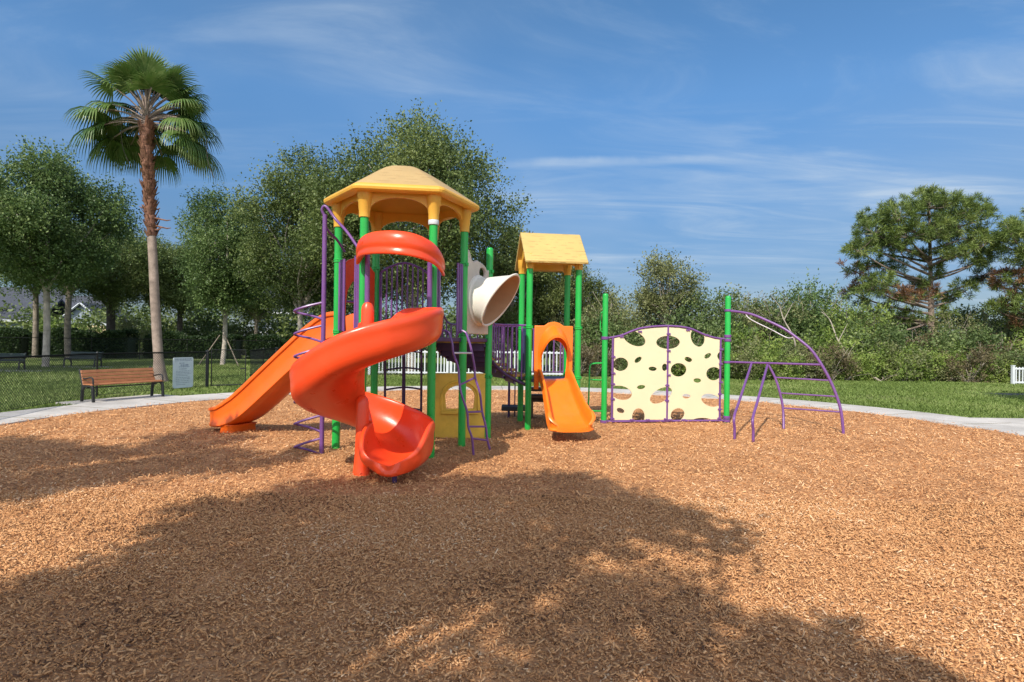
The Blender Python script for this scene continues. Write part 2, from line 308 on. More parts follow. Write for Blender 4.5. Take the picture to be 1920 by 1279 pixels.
class MB:
    def __init__(s): s.v = []; s.f = []
    def add(s, vs_, fs):
        n = len(s.v); s.v += [tuple(x) for x in vs_]; s.f += [tuple(i + n for i in f) for f in fs]; return s
    def box(s, c, size, rz=0.0, mtx=None):
        hx, hy, hz = size[0] / 2, size[1] / 2, size[2] / 2
        vs_ = [Vector((x, y, z)) for x in (-hx, hx) for y in (-hy, hy) for z in (-hz, hz)]
        R = mtx if mtx is not None else Matrix.Rotation(rz, 3, 'Z')
        vs_ = [R @ v + Vector(c) for v in vs_]
        return s.add(vs_, [(0, 1, 3, 2), (4, 6, 7, 5), (0, 4, 5, 1), (2, 3, 7, 6), (0, 2, 6, 4), (1, 5, 7, 3)])
    def tube(s, pts, r, n=10, caps=True, flat=1.0):
        pts = [Vector(p) for p in pts]; k = len(pts)
        rs = r if isinstance(r, (list, tuple, np.ndarray)) else [r] * k
        T = []
        for i in range(k):
            a = pts[max(0, i - 1)]; b = pts[min(k - 1, i + 1)]
            t = (b - a); T.append(t.normalized() if t.length > 1e-9 else Vector((0, 0, 1)))
        up = Vector((0, 0, 1)) if abs(T[0].z) < 0.9 else Vector((1, 0, 0))
        x = T[0].cross(up).normalized(); vs_ = []
        for i in range(k):
            x = (x - T[i] * x.dot(T[i]))
            x = x.normalized() if x.length > 1e-6 else T[i].orthogonal().normalized()
            y = T[i].cross(x)
            for j in range(n):
                a = 2 * pi * j / n
                vs_.append(pts[i] + (x * cos(a) + y * sin(a) * flat) * rs[i])
        fs = [(i * n + j, i * n + (j + 1) % n, (i + 1) * n + (j + 1) % n, (i + 1) * n + j) for i in range(k - 1) for j in range(n)]
        if caps: fs += [tuple(range(n - 1, -1, -1)), tuple((k - 1) * n + j for j in range(n))]
        return s.add(vs_, fs)
    def lathe(s, c, prof, n=20, caps=True):
        c = Vector(c); vs_ = [c + Vector((r * cos(2 * pi * j / n), r * sin(2 * pi * j / n), z)) for r, z in prof for j in range(n)]
        k = len(prof)
        fs = [(i * n + j, i * n + (j + 1) % n, (i + 1) * n + (j + 1) % n, (i + 1) * n + j) for i in range(k - 1) for j in range(n)]
        if caps: fs += [tuple(range(n - 1, -1, -1)), tuple((k - 1) * n + j for j in range(n))]
        return s.add(vs_, fs)
    def sweep(s, rings, caps=True):
        n = len(rings[0]); k = len(rings)
        vs_ = [p for r in rings for p in r]
        fs = [(i * n + j, i * n + (j + 1) % n, (i + 1) * n + (j + 1) % n, (i + 1) * n + j) for i in range(k - 1) for j in range(n)]
        if caps: fs += [tuple(range(n - 1, -1, -1)), tuple((k - 1) * n + j for j in range(n))]
        return s.add(vs_, fs)
    def prism(s, outline, o, ex, ey, ez, thick):
        """outline (u, v) in the plane o + u*ex + v*ey, extruded by thick along ez, centred"""
        o, ex, ey, ez = Vector(o), Vector(ex), Vector(ey), Vector(ez); n = len(outline)
        A = [o + ex * u + ey * v - ez * thick / 2 for u, v in outline]; B = [o + ex * u + ey * v + ez * thick / 2 for u, v in outline]
        fs = [tuple(range(n - 1, -1, -1)), tuple(range(n, 2 * n))] + [(i, (i + 1) % n, n + (i + 1) % n, n + i) for i in range(n)]
        return s.add(A + B, fs)
    def mesh(s, name, mtl, org=Vector((0, 0, 0)), smooth=True, angle=38, fix=True):
        me = bpy.data.meshes.new(name)
        me.from_pydata([(a - org[0], b - org[1], c - org[2]) for a, b, c in s.v], [], s.f)
        if fix:
            bm = bmesh.new(); bm.from_mesh(me); bmesh.ops.recalc_face_normals(bm, faces=bm.faces); bm.to_mesh(me); bm.free()
        me.materials.append(M[mtl] if isinstance(mtl, str) else mtl)
        if smooth:
            me.polygons.foreach_set('use_smooth', [True] * len(me.polygons)); me.set_sharp_from_angle(angle=radians(angle))
        me.update(); return me
    def build(s, name, mtl, parent=None, bevel=0.0, cut=None, smooth=True, angle=38, **kw):
        loc = kw.get('loc')
        org = ORG[parent.name] if parent is not None else (Vector(loc) if loc is not None else Vector((0, 0, 0)))
        me = s.mesh(name, mtl, org, smooth, angle)
        o = link_mesh(name, me, parent, **kw)
        if cut is not None: boolean_cut(o, cut, org)
        if bevel:
            b = o.modifiers.new('edge', 'BEVEL'); b.width = bevel; b.segments = 2; b.limit_method = 'ANGLE'; b.angle_limit = radians(40)
        return o
def boolean_cut(o, cutter, org):
    me = bpy.data.meshes.new('cut'); me.from_pydata([(a - org[0], b - org[1], c - org[2]) for a, b, c in cutter.v], [], cutter.f)
    bm = bmesh.new(); bm.from_mesh(me); bmesh.ops.recalc_face_normals(bm, faces=bm.faces); bm.to_mesh(me); bm.free()
    c = bpy.data.objects.new('cut', me); COL.objects.link(c); c.parent = o.parent
    md = o.modifiers.new('cut', 'BOOLEAN'); md.operation = 'DIFFERENCE'; md.solver = 'EXACT'; md.object = c
    bpy.context.view_layer.update()
    dg = bpy.context.evaluated_depsgraph_get()
    new = bpy.data.meshes.new_from_object(o.evaluated_get(dg))
    o.modifiers.remove(md); old = o.data; o.data = new; bpy.data.meshes.remove(old)
    new.polygons.foreach_set('use_smooth', [True] * len(new.polygons)); new.set_sharp_from_angle(angle=radians(35))
    bpy.data.objects.remove(c); bpy.data.meshes.remove(me)
def cr(pts, n=6):
    pts = [Vector(p) for p in pts]; out = []
    for i in range(len(pts) - 1):
        p0 = pts[max(0, i - 1)]; p1 = pts[i]; p2 = pts[i + 1]; p3 = pts[min(len(pts) - 1, i + 2)]
        for k in range(n):
            t = k / n
            out.append(0.5 * ((2 * p1) + (p2 - p0) * t + (2 * p0 - 5 * p1 + 4 * p2 - p3) * t * t + (3 * p1 - p0 - 3 * p2 + p3) * t ** 3))
    out.append(pts[-1]); return out
def interp(x, xs, ys):
    """smooth interpolation through (xs, ys), xs ascending (monotone Hermite)"""
    xs = list(xs); ys = list(ys)
    if x <= xs[0]: return ys[0]
    if x >= xs[-1]: return ys[-1]
    i = max(j for j in range(len(xs) - 1) if xs[j] <= x)
    def sl(j):
        if j == 0: return (ys[1] - ys[0]) / (xs[1] - xs[0])
        if j == len(xs) - 1: return (ys[-1] - ys[-2]) / (xs[-1] - xs[-2])
        a = (ys[j] - ys[j - 1]) / (xs[j] - xs[j - 1]); b = (ys[j + 1] - ys[j]) / (xs[j + 1] - xs[j])
        return 0 if a * b <= 0 else 2 * a * b / (a + b)
    h = xs[i + 1] - xs[i]; t = (x - xs[i]) / h
    return ((2 * t ** 3 - 3 * t * t + 1) * ys[i] + (t ** 3 - 2 * t * t + t) * h * sl(i) + (-2 * t ** 3 + 3 * t * t) * ys[i + 1] + (t ** 3 - t * t) * h * sl(i + 1))
def np_mesh(name, verts, faces_n, loops, mtl, rnd=None, smooth=False):
    """fast mesh from arrays; faces_n = corners per face (all equal)"""
    me = bpy.data.meshes.new(name); nf = len(loops) // faces_n
    me.vertices.add(len(verts)); me.vertices.foreach_set('co', np.asarray(verts, np.float32).ravel())
    me.loops.add(len(loops)); me.loops.foreach_set('vertex_index', np.asarray(loops, np.int32))
    me.polygons.add(nf); me.polygons.foreach_set('loop_start', np.arange(nf, dtype=np.int32) * faces_n)
    try: me.polygons.foreach_set('loop_total', np.full(nf, faces_n, np.int32))
    except Exception: pass
    if smooth: me.polygons.foreach_set('use_smooth', np.ones(nf, bool))
    if rnd is not None:
        a = me.attributes.new('rnd', 'FLOAT', 'FACE'); a.data.foreach_set('value', np.asarray(rnd, np.float32))
    me.materials.append(M[mtl] if isinstance(mtl, str) else mtl)
    me.update(calc_edges=True); me.validate(); return me
# ================================================================ the ground
BC, BR, PR = Vector((0.2, 10.0, 0)), 9.15, 10.65            # centre and radius of the mulch circle, outer radius of the path round it
lawn = MB()
lawn.add([(-900, -300, 0), (900, -300, 0), (900, 1500, 0), (-900, 1500, 0)], [(0, 1, 2, 3)])
lawn.build('lawn', 'lawn', kind='structure', smooth=False)
def ring_path():
    m = MB(); n = 160; z = 0.055
    for i in range(n):
        a0, a1 = 2 * pi * i / n, 2 * pi * (i + 1) / n
        c = lambda r, a, zz: (BC.x + r * cos(a), BC.y + r * sin(a), zz)
        m.add([c(BR, a0, z), c(PR, a0, z), c(PR, a1, z), c(BR, a1, z), c(BR, a0, -0.05), c(PR, a0, -0.05), c(PR, a1, -0.05), c(BR, a1, -0.05)],
              [(0, 1, 2, 3), (4, 0, 3, 7), (1, 5, 6, 2)])
    me = m.mesh('path', 'concrete'); bm = bmesh.new(); bm.from_mesh(me); bmesh.ops.remove_doubles(bm, verts=bm.verts, dist=1e-4); bm.to_mesh(me); bm.free()
    me.set_sharp_from_angle(angle=radians(40))
    link_mesh('path', me, kind='structure')
    j = MB()                                              # saw-cut joints across the path, thin dark grooves
    for i in range(36):
        a = 2 * pi * (i + 0.3) / 36
        j.box((BC.x + (BR + PR) / 2 * cos(a), BC.y + (BR + PR) / 2 * sin(a), z + 0.0005), (PR - BR - 0.02, 0.014, 0.005), a)
    j.build('path_joint', 'litter', kind='structure', smooth=False)
ring_path()
b = MB(); b.box((25.0, 12.55, 0.025), (29.2, 1.5, 0.05)); b.build('side_path', 'concrete', kind='structure', bevel=0.01)
b = MB(); b.box((27.5, 20.8, 0.0), (21, 0.8, 0.03), 0.02); b.build('far_path', 'asphalt', kind='structure', bevel=0.01)
def bed():
    nr, na = 70, 120; rr = np.linspace(0, 1, nr) ** 0.8 * (BR + 0.02); aa = np.linspace(0, 2 * pi, na, endpoint=False)
    R, A = np.meshgrid(rr, aa, indexing='ij'); X = BC.x + R * np.cos(A); Y = BC.y + R * np.sin(A)
    Z = bed_z(X, Y)
    v = np.stack([X, Y, Z], -1).reshape(-1, 3)
    i, j = np.meshgrid(np.arange(nr - 1), np.arange(na), indexing='ij'); j2 = (j + 1) % na
    loops = np.stack([i * na + j, (i + 1) * na + j, (i + 1) * na + j2, i * na + j2], -1).reshape(-1)
    link_mesh('mulch_bed', np_mesh('mulch_bed', v, 4, loops, 'mulch', smooth=True), kind='structure')
def bed_z(X, Y):
    z = 0.012 * np.sin(X * 1.9 + 0.7 * Y) * np.cos(Y * 1.6 - 0.4 * X) + 0.010 * np.sin(X * 4.1 - Y * 3.3 + 1) + 0.006 * np.sin(X * 9 + 2) * np.sin(Y * 8)
    return z + 0.036
bed()
def chips():
    """wood chips lying on the bed; the nearer ones have thickness"""
    def spots(d0, d1, n, pw):
        u = rng.random(n)
        if pw == -1: d = d0 * (d1 / d0) ** u
        else: d = (d0 ** (pw + 1) + u * (d1 ** (pw + 1) - d0 ** (pw + 1))) ** (1 / (pw + 1))
        x = (rng.random(n) * 2 - 1) * (d * 1.02 + 1.0)
        ok = (x - BC.x) ** 2 + (d - BC.y) ** 2 < (BR + 0.02 + .22 * rng.random(len(x)) ** 5) ** 2
        return x[ok], d[ok]
    def make(name, x, y, thick, grow):
        n = len(x); s = (np.maximum(y, 4.0) / 4.0) ** grow
        L_ = (0.006 + 0.036 * rng.random(n) ** 2.2) * s; W_ = (0.003 + 0.009 * rng.random(n)) * s; T_ = (0.002 + 0.004 * rng.random(n)) * s
        big = rng.random(n) < 0.010; L_ = np.where(big, L_ * 1.5 + .025, L_)
        yaw = rng.random(n) * 2 * pi; pit = rng.normal(0, 0.40, n); rol = rng.normal(0, 0.6, n)
        ax = np.stack([np.cos(yaw) * np.cos(pit), np.sin(yaw) * np.cos(pit), np.sin(pit)], -1)
        side = np.stack([-np.sin(yaw), np.cos(yaw), np.zeros(n)], -1); up = np.cross(ax, side)
        bx = side * np.cos(rol)[:, None] + up * np.sin(rol)[:, None]; nz = np.cross(ax, bx)
        z = np.where(np.hypot(x - BC.x, y - BC.y) > BR, .055, bed_z(x, y)) + 0.004 + rng.random(n) ** 2 * 0.020 * s + np.abs(np.sin(pit)) * L_ * 0.35
        c = np.stack([x, y, z], -1); a = ax * (L_ / 2)[:, None]; b_ = bx * (W_ / 2)[:, None]; t = nz * (T_ / 2)[:, None]
        tap = (0.35 + 0.65 * rng.random(n))[:, None]; r = rng.random(n)
        pn = np.sin(x * 1.3 + 2 * np.sin(y * .7)) * np.sin(y * 1.1 + 1.5 * np.sin(x * .5)) + .6 * np.sin(x * 3.7 + y * 2.1) * np.sin(y * 3.1 - x * 1.7)
        r = np.clip(r + .10 * pn, 0, 1)
        if not thick:
            v = np.stack([c - a - b_ * tap, c + a - b_, c + a * 0.9 + b_ * tap, c - a + b_], 1).reshape(-1, 3)
            return np_mesh(name, v, 4, np.arange(n * 4), 'chip', r)
        v = np.stack([c - a - b_ * tap - t, c + a - b_ - t, c + a + b_ * tap - t, c - a + b_ - t,
                      c - a - b_ * tap + t, c + a - b_ + t, c + a * 0.96 + b_ * tap + t, c - a + b_ + t], 1).reshape(-1, 3)
        base = (np.arange(n) * 8)[:, None]
        f = np.array([4, 5, 6, 7, 0, 1, 5, 4, 1, 2, 6, 5, 2, 3, 7, 6, 3, 0, 4, 7])[None, :]
        return np_mesh(name, v, 4, (base + f).reshape(-1), 'chip', np.repeat(r, 5))
    x1, y1 = spots(1.6, 6.0, 170000, 1.0)
    x2, y2 = spots(5.8, 19.3, 240000, -1)
    link_mesh('wood_chips', make('wood_chips', x1, y1, True, 0.1), kind='stuff')
    link_mesh('wood_chips', make('wood_chips', x2, y2, False, 0.35), kind='stuff')
chips()

# ================================================================ the big play structure
HC = Vector((-1.65, 8.72, 0)); HU = Vector((0.9915, 0.13, 0)); HW = Vector((-0.13, 0.9915, 0)); HR = 0.92; DECK = 1.68
def hexp(k, r=HR):      # 0 back-left, 1 left, 2 front-left, 3 front-right, 4 right, 5 back-right
    cu, cw = [(-.5, .866), (-1, 0), (-.5, -.866), (.5, -.866), (1, 0), (.5, .866)][k]
    return HC + HU * (cu * r) + HW * (cw * r)
HP = [hexp(k) for k in range(6)]
T6 = (HP[4] + HP[5]) / 2 + (HP[5] - HP[4]).cross(Vector((0, 0, 1))).normalized() * (HR * 0.866)
F1 = Vector((0.31, 10.74, 0)); su = Vector((0.99, 0.14, 0)).normalized(); sw = Vector((-0.14, 0.99, 0)).normalized()
F2 = F1 + su * 0.92; B1 = F1 + sw * 0.9; B2 = F2 + sw * 0.9; SDECK = 0.95
UPZ = Vector((0, 0, 1))
play = thing('play_structure', 'big playground set with a six-sided yellow roof, red spiral slide and small gabled tower', 'playground set', (-1.0, 9.5, 0))
PR_ = 0.057
def post(p, top, cap, clamps, parent=play):
    m = MB()
    prof = [(PR_, -0.1), (PR_, top - (0.03 if cap else 0))]
    if cap: prof += [(PR_ * 0.93, top - 0.012), (PR_ * 0.6, top + 0.004), (0.004, top + 0.012)]
    m.lathe((p.x, p.y, 0), prof, 20)
    o = m.build('post', 'green', parent)
    for z in clamps:
        c = MB(); c.lathe((p.x, p.y, z), [(PR_ + .001, -.03), (PR_ + .011, -.024), (PR_ + .011, -.008), (PR_ + .004, -.004), (PR_ + .004, .004), (PR_ + .011, .008), (PR_ + .011, .024), (PR_ + .001, .03)], 20, caps=False)
        c.box((p.x + .045, p.y - .05, z), (.045, .035, .045), 0.8)
        c.build('clamp', 'green', o)
    return o
for k in range(6): post(HP[k], 3.36, False, (1.74, 2.78))
post(T6, 3.17, True, (1.05, 2.78))
for p in (F1, F2, B1, B2): post(p, 3.1, False, (0.98, 1.9))

# decks
d = MB(); d.prism([(HP[k].x, HP[k].y) for k in range(6)], (0, 0, DECK - .03), (1, 0, 0), (0, 1, 0), (0, 0, 1), .06); d.build('deck', 'plum', play, bevel=.006)
d = MB(); q = [HP[4], T6, HP[5]]; d.prism([(p.x, p.y) for p in q], (0, 0, DECK - .034), (1, 0, 0), (0, 1, 0), (0, 0, 1), .06); d.build('deck', 'plum', play, bevel=.006)
d = MB(); d.prism([(p.x, p.y) for p in (F1, F2, B2, B1)], (0, 0, SDECK - .03), (1, 0, 0), (0, 1, 0), (0, 0, 1), .06); d.build('deck', 'navy', play, bevel=.006)

# six-sided roof
def hex_roof():
    def ring(r, z, cut=0.045):
        out = []
        for k in range(6):
            a, bq, c = hexp((k - 1) % 6, r), hexp(k, r), hexp((k + 1) % 6, r)
            cc = min(cut, r * 0.25)
            for p in (bq + (a - bq).normalized() * cc, bq + ((a - bq).normalized() + (c - bq).normalized()) * cc * 0.36, bq + (c - bq).normalized() * cc):
                out.append(Vector((p.x, p.y, z)))
        return out
    top = [(1.125, 3.60), (1.15, 3.615), (1.158, 3.645), (1.145, 3.672), (1.10, 3.70), (0.98, 3.772), (0.85, 3.848), (0.70, 3.938), (0.55, 4.025), (0.42, 4.095), (0.30, 4.145), (0.17, 4.178), (0.13, 4.19), (0.03, 4.20)]
    bot = [(0.03, 4.16), (0.28, 4.10), (0.55, 3.98), (0.85, 3.80), (0.98, 3.70), (1.00, 3.60)]
    m = MB(); m.sweep([ring(r, z) for r, z in top[4:] + [(0.004, 4.20)]], caps=False)
    roof = m.build('hexagonal_roof', 'roof', play, angle=14)
    m = MB(); m.sweep([ring(r, z) for r, z in [top[4]] + top[3::-1] + bot[::-1] + [(0.004, 4.15)]], caps=False)
    m.build('eave', 'lemon', roof, angle=14)
    for k in range(6):
        p = HP[k]; s = MB()
        s.lathe((p.x, p.y, 0), [(.070, 3.27), (.072, 3.272), (.074, 3.36), (.078, 3.37), (.084, 3.47), (.090, 3.48), (.105, 3.60), (.105, 3.66)], 20)
        s.build('sleeve', 'lemon', roof)
    w = HP[3]; s = MB(); s.lathe((w.x, w.y, 0), [(.0705, 3.205), (.073, 3.21), (.073, 3.2635), (.0705, 3.269)], 20); s.build('white_collar', 'white', roof)
    for k in range(6):
        a, bq = hexp(k, HR * 0.985), hexp((k + 1) % 6, HR * 0.985); ex = (bq - a).normalized(); Ln = (bq - a).length; nz = ex.cross(UPZ)
        h = Ln / 2 - .055; out = [(0.0, 3.66), (0.0, 3.30), (.055, 3.30)]
        for i in range(1, 16):
            ph = pi * i / 16; out.append((Ln / 2 - h * cos(ph), 3.33 + .225 * sin(ph) ** 0.8))
        out += [(Ln - .055, 3.30), (Ln, 3.30), (Ln, 3.66)]
        s = MB(); s.prism(out, (a.x, a.y, 0), ex, UPZ, nz, .035); s.build('arch', 'lemon', roof)
hex_roof()

# gabled roof of the small tower
def gable_roof():
    zr, ze, ov, og = 3.70, 3.05, 0.22, 0.20
    mid = (F1 + B1) / 2; W = 0.9 / 2 + ov; Lr = 0.92
    m = MB(); t = 0.05
    out = [(-W, ze), (-W - .01, ze + .05), (-W * .45, (zr + ze) / 2 + .085), (-.06, zr - .01), (0, zr + .012), (.06, zr - .01), (W * .45, (zr + ze) / 2 + .085), (W + .01, ze + .05), (W, ze),
           (W - .05, ze + .02), (W * .43, (zr + ze) / 2 + .02), (0, zr - .06), (-W * .43, (zr + ze) / 2 + .02), (-W + .05, ze + .02)]
    m.prism(out, mid + su * (Lr / 2), sw, UPZ, su, Lr + 2 * og - .16)
    roof = m.build('gable_roof', 'roof_pale', play, bevel=.012, angle=25)
    for q in (F1, F2, B1, B2):
        s = MB(); s.lathe((q.x, q.y, 0), [(.066, 2.97), (.070, 2.972), (.074, 3.07), (.085, 3.09), (.092, 3.24)], 18); s.build('sleeve', 'lemon', roof)
    for o_ in (F1, F2):                                     # gable ends with an arch, between front and back post
        out = [(-.08, 2.99), (.07, 2.99), (.10, 3.1), (.26, 3.24), (.45, 3.29), (.64, 3.24), (.80, 3.1), (.83, 2.99), (.98, 2.99), (.98, 3.2), (.45, 3.60), (-.08, 3.2)]
        s = MB(); s.prism(out, (o_.x, o_.y, 0), sw, UPZ, su, .05); s.build('gable_end', 'lemon', roof)
    for a in (F1, B1):                                      # beams under the eaves
        out = [(.05, 3.0), (.12, 3.06), (.8, 3.06), (.87, 3.0), (.87, 3.2), (.05, 3.2)]
        s = MB(); s.prism(out, (a.x, a.y, 0), su, UPZ, sw, .04); s.build('eave_beam', 'lemon', roof)
gable_roof()

# barriers of upright bars
def barrier(A, Bq, z0, z1, us, mtl='purple', r=.0155, arch=0.0, span=(0, 1)):
    ex = (Bq - A); L_ = ex.length; ex = ex.normalized()
    p = lambda u, z: Vector((A.x, A.y, z)) + ex * u
    a, c = max(.065, span[0] * L_), min(L_ - .065, span[1] * L_)
    m = MB(); top = [p(c, z1), p(a, z1)]
    if arch: top = cr([p(c, z1), p(c + (a - c) * .2, z1 + arch * .6), p((a + c) / 2, z1 + arch), p(a + (c - a) * .2, z1 + arch * .6), p(a, z1)], 5)
    m.tube([p(a, (z0 + z1) / 2), p(a, z0), p(c, z0)] + top + [p(a, (z0 + z1) / 2)], .018, 8)
    o = m.build('barrier', mtl, play)
    for u in us:
        zt = z1 + (arch * sin(pi * u) if arch else 0)
        bm_ = MB(); bm_.tube([p(u * L_, z0), p(u * L_, zt)], r, 8, caps=False); bm_.build('bar', mtl, o)
    return o
barrier(HP[1], HP[2], 1.75, 2.78, (.13, .19), span=(0, .26)); barrier(HP[1], HP[2], 1.75, 2.78, (.77, .83), span=(.70, 1))
barrier(HP[0], HP[5], 1.75, 2.70, (.1, .19, .28, .37, .46, .55, .64, .73, .82, .91), 'purple', arch=.18)
barrier(HP[3], HP[4], 1.75, 2.78, (.12,), span=(0, .20)); barrier(HP[3], HP[4], 1.75, 2.78, (.87,), span=(.79, 1))
barrier(B1, B2, 1.03, 1.88, (.12, .27, .42, .57, .72, .87), 'purple')
barrier(F1, B1, 1.03, 1.88, (.13, .21, .29), 'navy', r=.02, span=(0, .37)); barrier(F1, B1, 1.03, 1.88, (.71, .79, .87), 'navy', r=.02, span=(.63, 1))

# ---- red spiral slide
KX = Vector((-1.72, 6.97, 0))
TH_K = [-360, -337, -315, -270, -225, -180, -135, -90, -45, 0, 40]
ZF_K = [.25, .28, .34, .52, .68, .85, 1.06, 1.36, 1.54, 1.655, 1.69]
PROF = [(.862, .375), (.892, .36), (.906, .325), (.904, .27), (.892, .235), (.893, .12), (.875, .02), (.79, -.075), (.58, -.10), (.40, -.10), (.24, -.07), (.12, .0), (.035, .08), (.02, .25), (.03, .33), (.05, .36), (.085, .355),
        (.10, .31), (.12, .18), (.18, .06), (.30, -.02), (.44, -.055), (.58, -.045), (.70, .0), (.78, .08), (.82, .18), (.832, .30), (.845, .355)]
def spiral():
    rings = []
    rad = lambda a: interp(-a, (-40, 20, 90, 180, 270, 360), (1.0, .995, .955, .945, .92, .90))
    # straight piece from the deck edge to the first turn
    t0 = radians(40); ra = Vector((cos(t0), sin(t0), 0)); back = Vector((-sin(t0), cos(t0), 0))
    for s_ in (0.62, 0.4, 0.2):
        o_ = KX + back * s_ + Vector((0, 0, 1.69)); k = s_ / .62
        rings.append([o_ + ra * (r + (.12 if r < .45 else -.12) * k * 0.8) + UPZ * (h * (.45 if r < .15 and h > 0 else 1)) for r, h in PROF])
    a = 40.0
    while a > -360.01:
        t = radians(a); ra = Vector((cos(t), sin(t), 0)); z = interp(a, TH_K, ZF_K)
        wall = 1.0 if a > -300 else 1.0 + .12 * (-300 - a) / 60
        inner = .45 if a > 0 else min(1, .45 + .55 * -a / 150)
        sm = 1.014 if min(abs(a + 62), abs(a + 164), abs(a - 28)) < 3.1 else 1.0
        rings.append([KX + ra * (r * rad(a) * (sm if r > .5 else 1)) + UPZ * (z + h * ((wall * (inner if r < .15 else 1)) if h > 0 else 1)) for r, h in PROF]); a -= 6
    ra = Vector((1, 0, 0)); fw = Vector((-0.10, -1, 0)).normalized()
    for s_, hs, zz, ws in ((.10, 1.12, .248, 1), (.18, 1.08, .246, 1), (.26, .98, .244, .99), (.33, .85, .240, .965), (.39, .70, .236, .92), (.44, .55, .232, .85), (.48, .42, .228, .75), (.51, .32, .222, .60), (.525, .24, .215, .45)):
        mid = .46; q9 = .90
        rings.append([KX + fw * s_ + ra * ((mid + (r - mid) * ws) * q9) + UPZ * (zz + h * (hs if h > 0 else 1)) for r, h in PROF])
    m = MB(); m.sweep(rings); o = m.build('spiral_slide', 'red', play, angle=50)
    md = o.modifiers.new('round', 'SUBSURF'); md.levels = 1; md.render_levels = 1
    c = MB(); c.lathe((KX.x - .03, KX.y - .06, 0), [(.115, -.05), (.112, .0), (.095, .12), (.082, .30), (.075, .5), (.074, .88), (.065, .93), (.04, .965), (.005, .975)], 20); c.build('column', 'red', o)
    c = MB(); c.lathe((KX.x + .0, KX.y, 0), [(.076, 1.62), (.075, 1.7), (.074, 1.98), (.066, 2.03), (.045, 2.065), (.005, 2.08)], 20); c.build('column', 'red', o)
    c = MB(); c.lathe((-1.30, 6.60, 0), [(.028, -.05), (.028, .17), (.045, .175), (.045, .20)], 12); c.build('leg', 'plum', o)
    # hood over the entrance
    path = cr([P(682, 484, 7.80), P(684, 466, 7.55), P(700, 457, 7.28), P(735, 455, 7.12), P(772, 460, 7.12), P(803, 474, 7.30), P(818, 492, 7.56), P(821, 503, 7.78)], 6)
    rings = []; n = len(path)
    for i, p in enumerate(path):
        tg = (path[min(n - 1, i + 1)] - path[max(0, i - 1)]).normalized()
        ax = Vector((tg.y, -tg.x, 0)).normalized(); ay = tg.cross(ax); ay = ay if ay.z > 0 else -ay
        if ay.length < .1: ay = UPZ
        e = .72 + .28 * sin(pi * i / (n - 1)) ** .5
        prof = [(-.045, .135), (0, .15), (.05, .14), (.085, .10), (.10, .04), (.10, -.02), (.085, -.05), (.08, -.07), (.095, -.10), (.10, -.14), (.085, -.155), (.055, -.14), (.03, -.06), (-.005, .02), (-.045, .07)]
        rings.append([p + ax * (x * 1.0) + ay * (y * e) for x, y in prof])
    h = MB(); h.sweep(rings); hd = h.build('hood', 'red', o, angle=60)
    md = hd.modifiers.new('round', 'SUBSURF'); md.levels = 1; md.render_levels = 1
    for px, Y, ya, yb in ((689, 7.74, 478, 600), (806, 7.86, 492, 612)):
        s = MB(); s.tube([P(px, ya, Y), P(px - 1, yb, Y)], .034, 12); s.build('hood_support', 'purple', o)
spiral()

# ---- trough slides
def trough(name, mtl, S, dirv, stations, width, hwall, flange, lipw=None, wall_k=None):
    dirv = Vector(dirv).normalized(); sd = Vector((-dirv.y, dirv.x, 0)); rings = []
    prof0 = [(1.0, 1.0), (1.10, .98), (1.14, .90), (1.12, .82), (1.03, .78), (.99, .45), (1.0, .10), (1.06, .02), (1.07, -.06), (1.0, -.10),
             (.6, -.13), (-.6, -.13), (-1.0, -.10), (-1.07, -.06), (-1.06, .02), (-1.0, .10), (-.99, .45), (-1.03, .78), (-1.12, .82), (-1.14, .90), (-1.10, .98), (-1.0, 1.0),
             (-.95, .93), (-.92, .45), (-.88, .14), (-.78, .035), (-.5, .0), (0, -.008), (.5, .0), (.78, .035), (.88, .14), (.92, .45), (.95, .93)]
    N_ = 44; L_ = stations[-1][0]; xs = [s for s, z in stations]; zs = [z for s, z in stations]
    for i in range(N_ + 1):
        s_ = L_ * i / N_; z = interp(s_, xs, zs); z2 = interp(min(L_, s_ + .01), xs, zs); z1 = interp(max(0, s_ - .01), xs, zs)
        sl = (z2 - z1) / (min(L_, s_ + .01) - max(0, s_ - .01)); tg = (dirv + UPZ * sl).normalized(); nz = (UPZ - tg * tg.z).normalized()
        w = width(s_) / 2; hh = hwall(s_); o_ = S + dirv * s_ + UPZ * z
        rings.append([o_ + sd * (x * w) + nz * (y * hh if y > 0 else y * flange) for x, y in prof0])
    m = MB(); m.sweep(rings); o = m.build(name, mtl, play, angle=42); return o
S0 = (HP[0] + HP[1]) / 2; dl = Vector((-.905, .425, 0))
big = trough('straight_slide', 'amber', Vector((S0.x, S0.y, 0)), dl, [(0, 1.70), (.25, 1.69), (.55, 1.55), (1.0, 1.24), (1.6, .80), (2.05, .47), (2.3, .31), (2.5, .22), (2.75, .16), (3.02, .15)],
             lambda s: .54 - 6 * max(0, s - 2.85) ** 2, lambda s: .36 - max(0, s - 2.4) * .16, .5)
e = S0 + dl.normalized() * 2.55
c = MB(); pts = []
for z, k in ((-.02, .9), (.02, 1.0), (.10, .95), (.16, 1.05)):
    pts.append([Vector((e.x, e.y, z)) + dl.normalized() * (.17 * k * cx) + Vector((-dl.y, dl.x, 0)).normalized() * (.26 * k * cy) for cx, cy in ((1, .8), (.8, 1), (-.8, 1), (-1, .8), (-1, -.8), (-.8, -1), (.8, -1), (1, -.8))])
c.sweep(pts); c.build('foot', 'amber', big, bevel=.01)
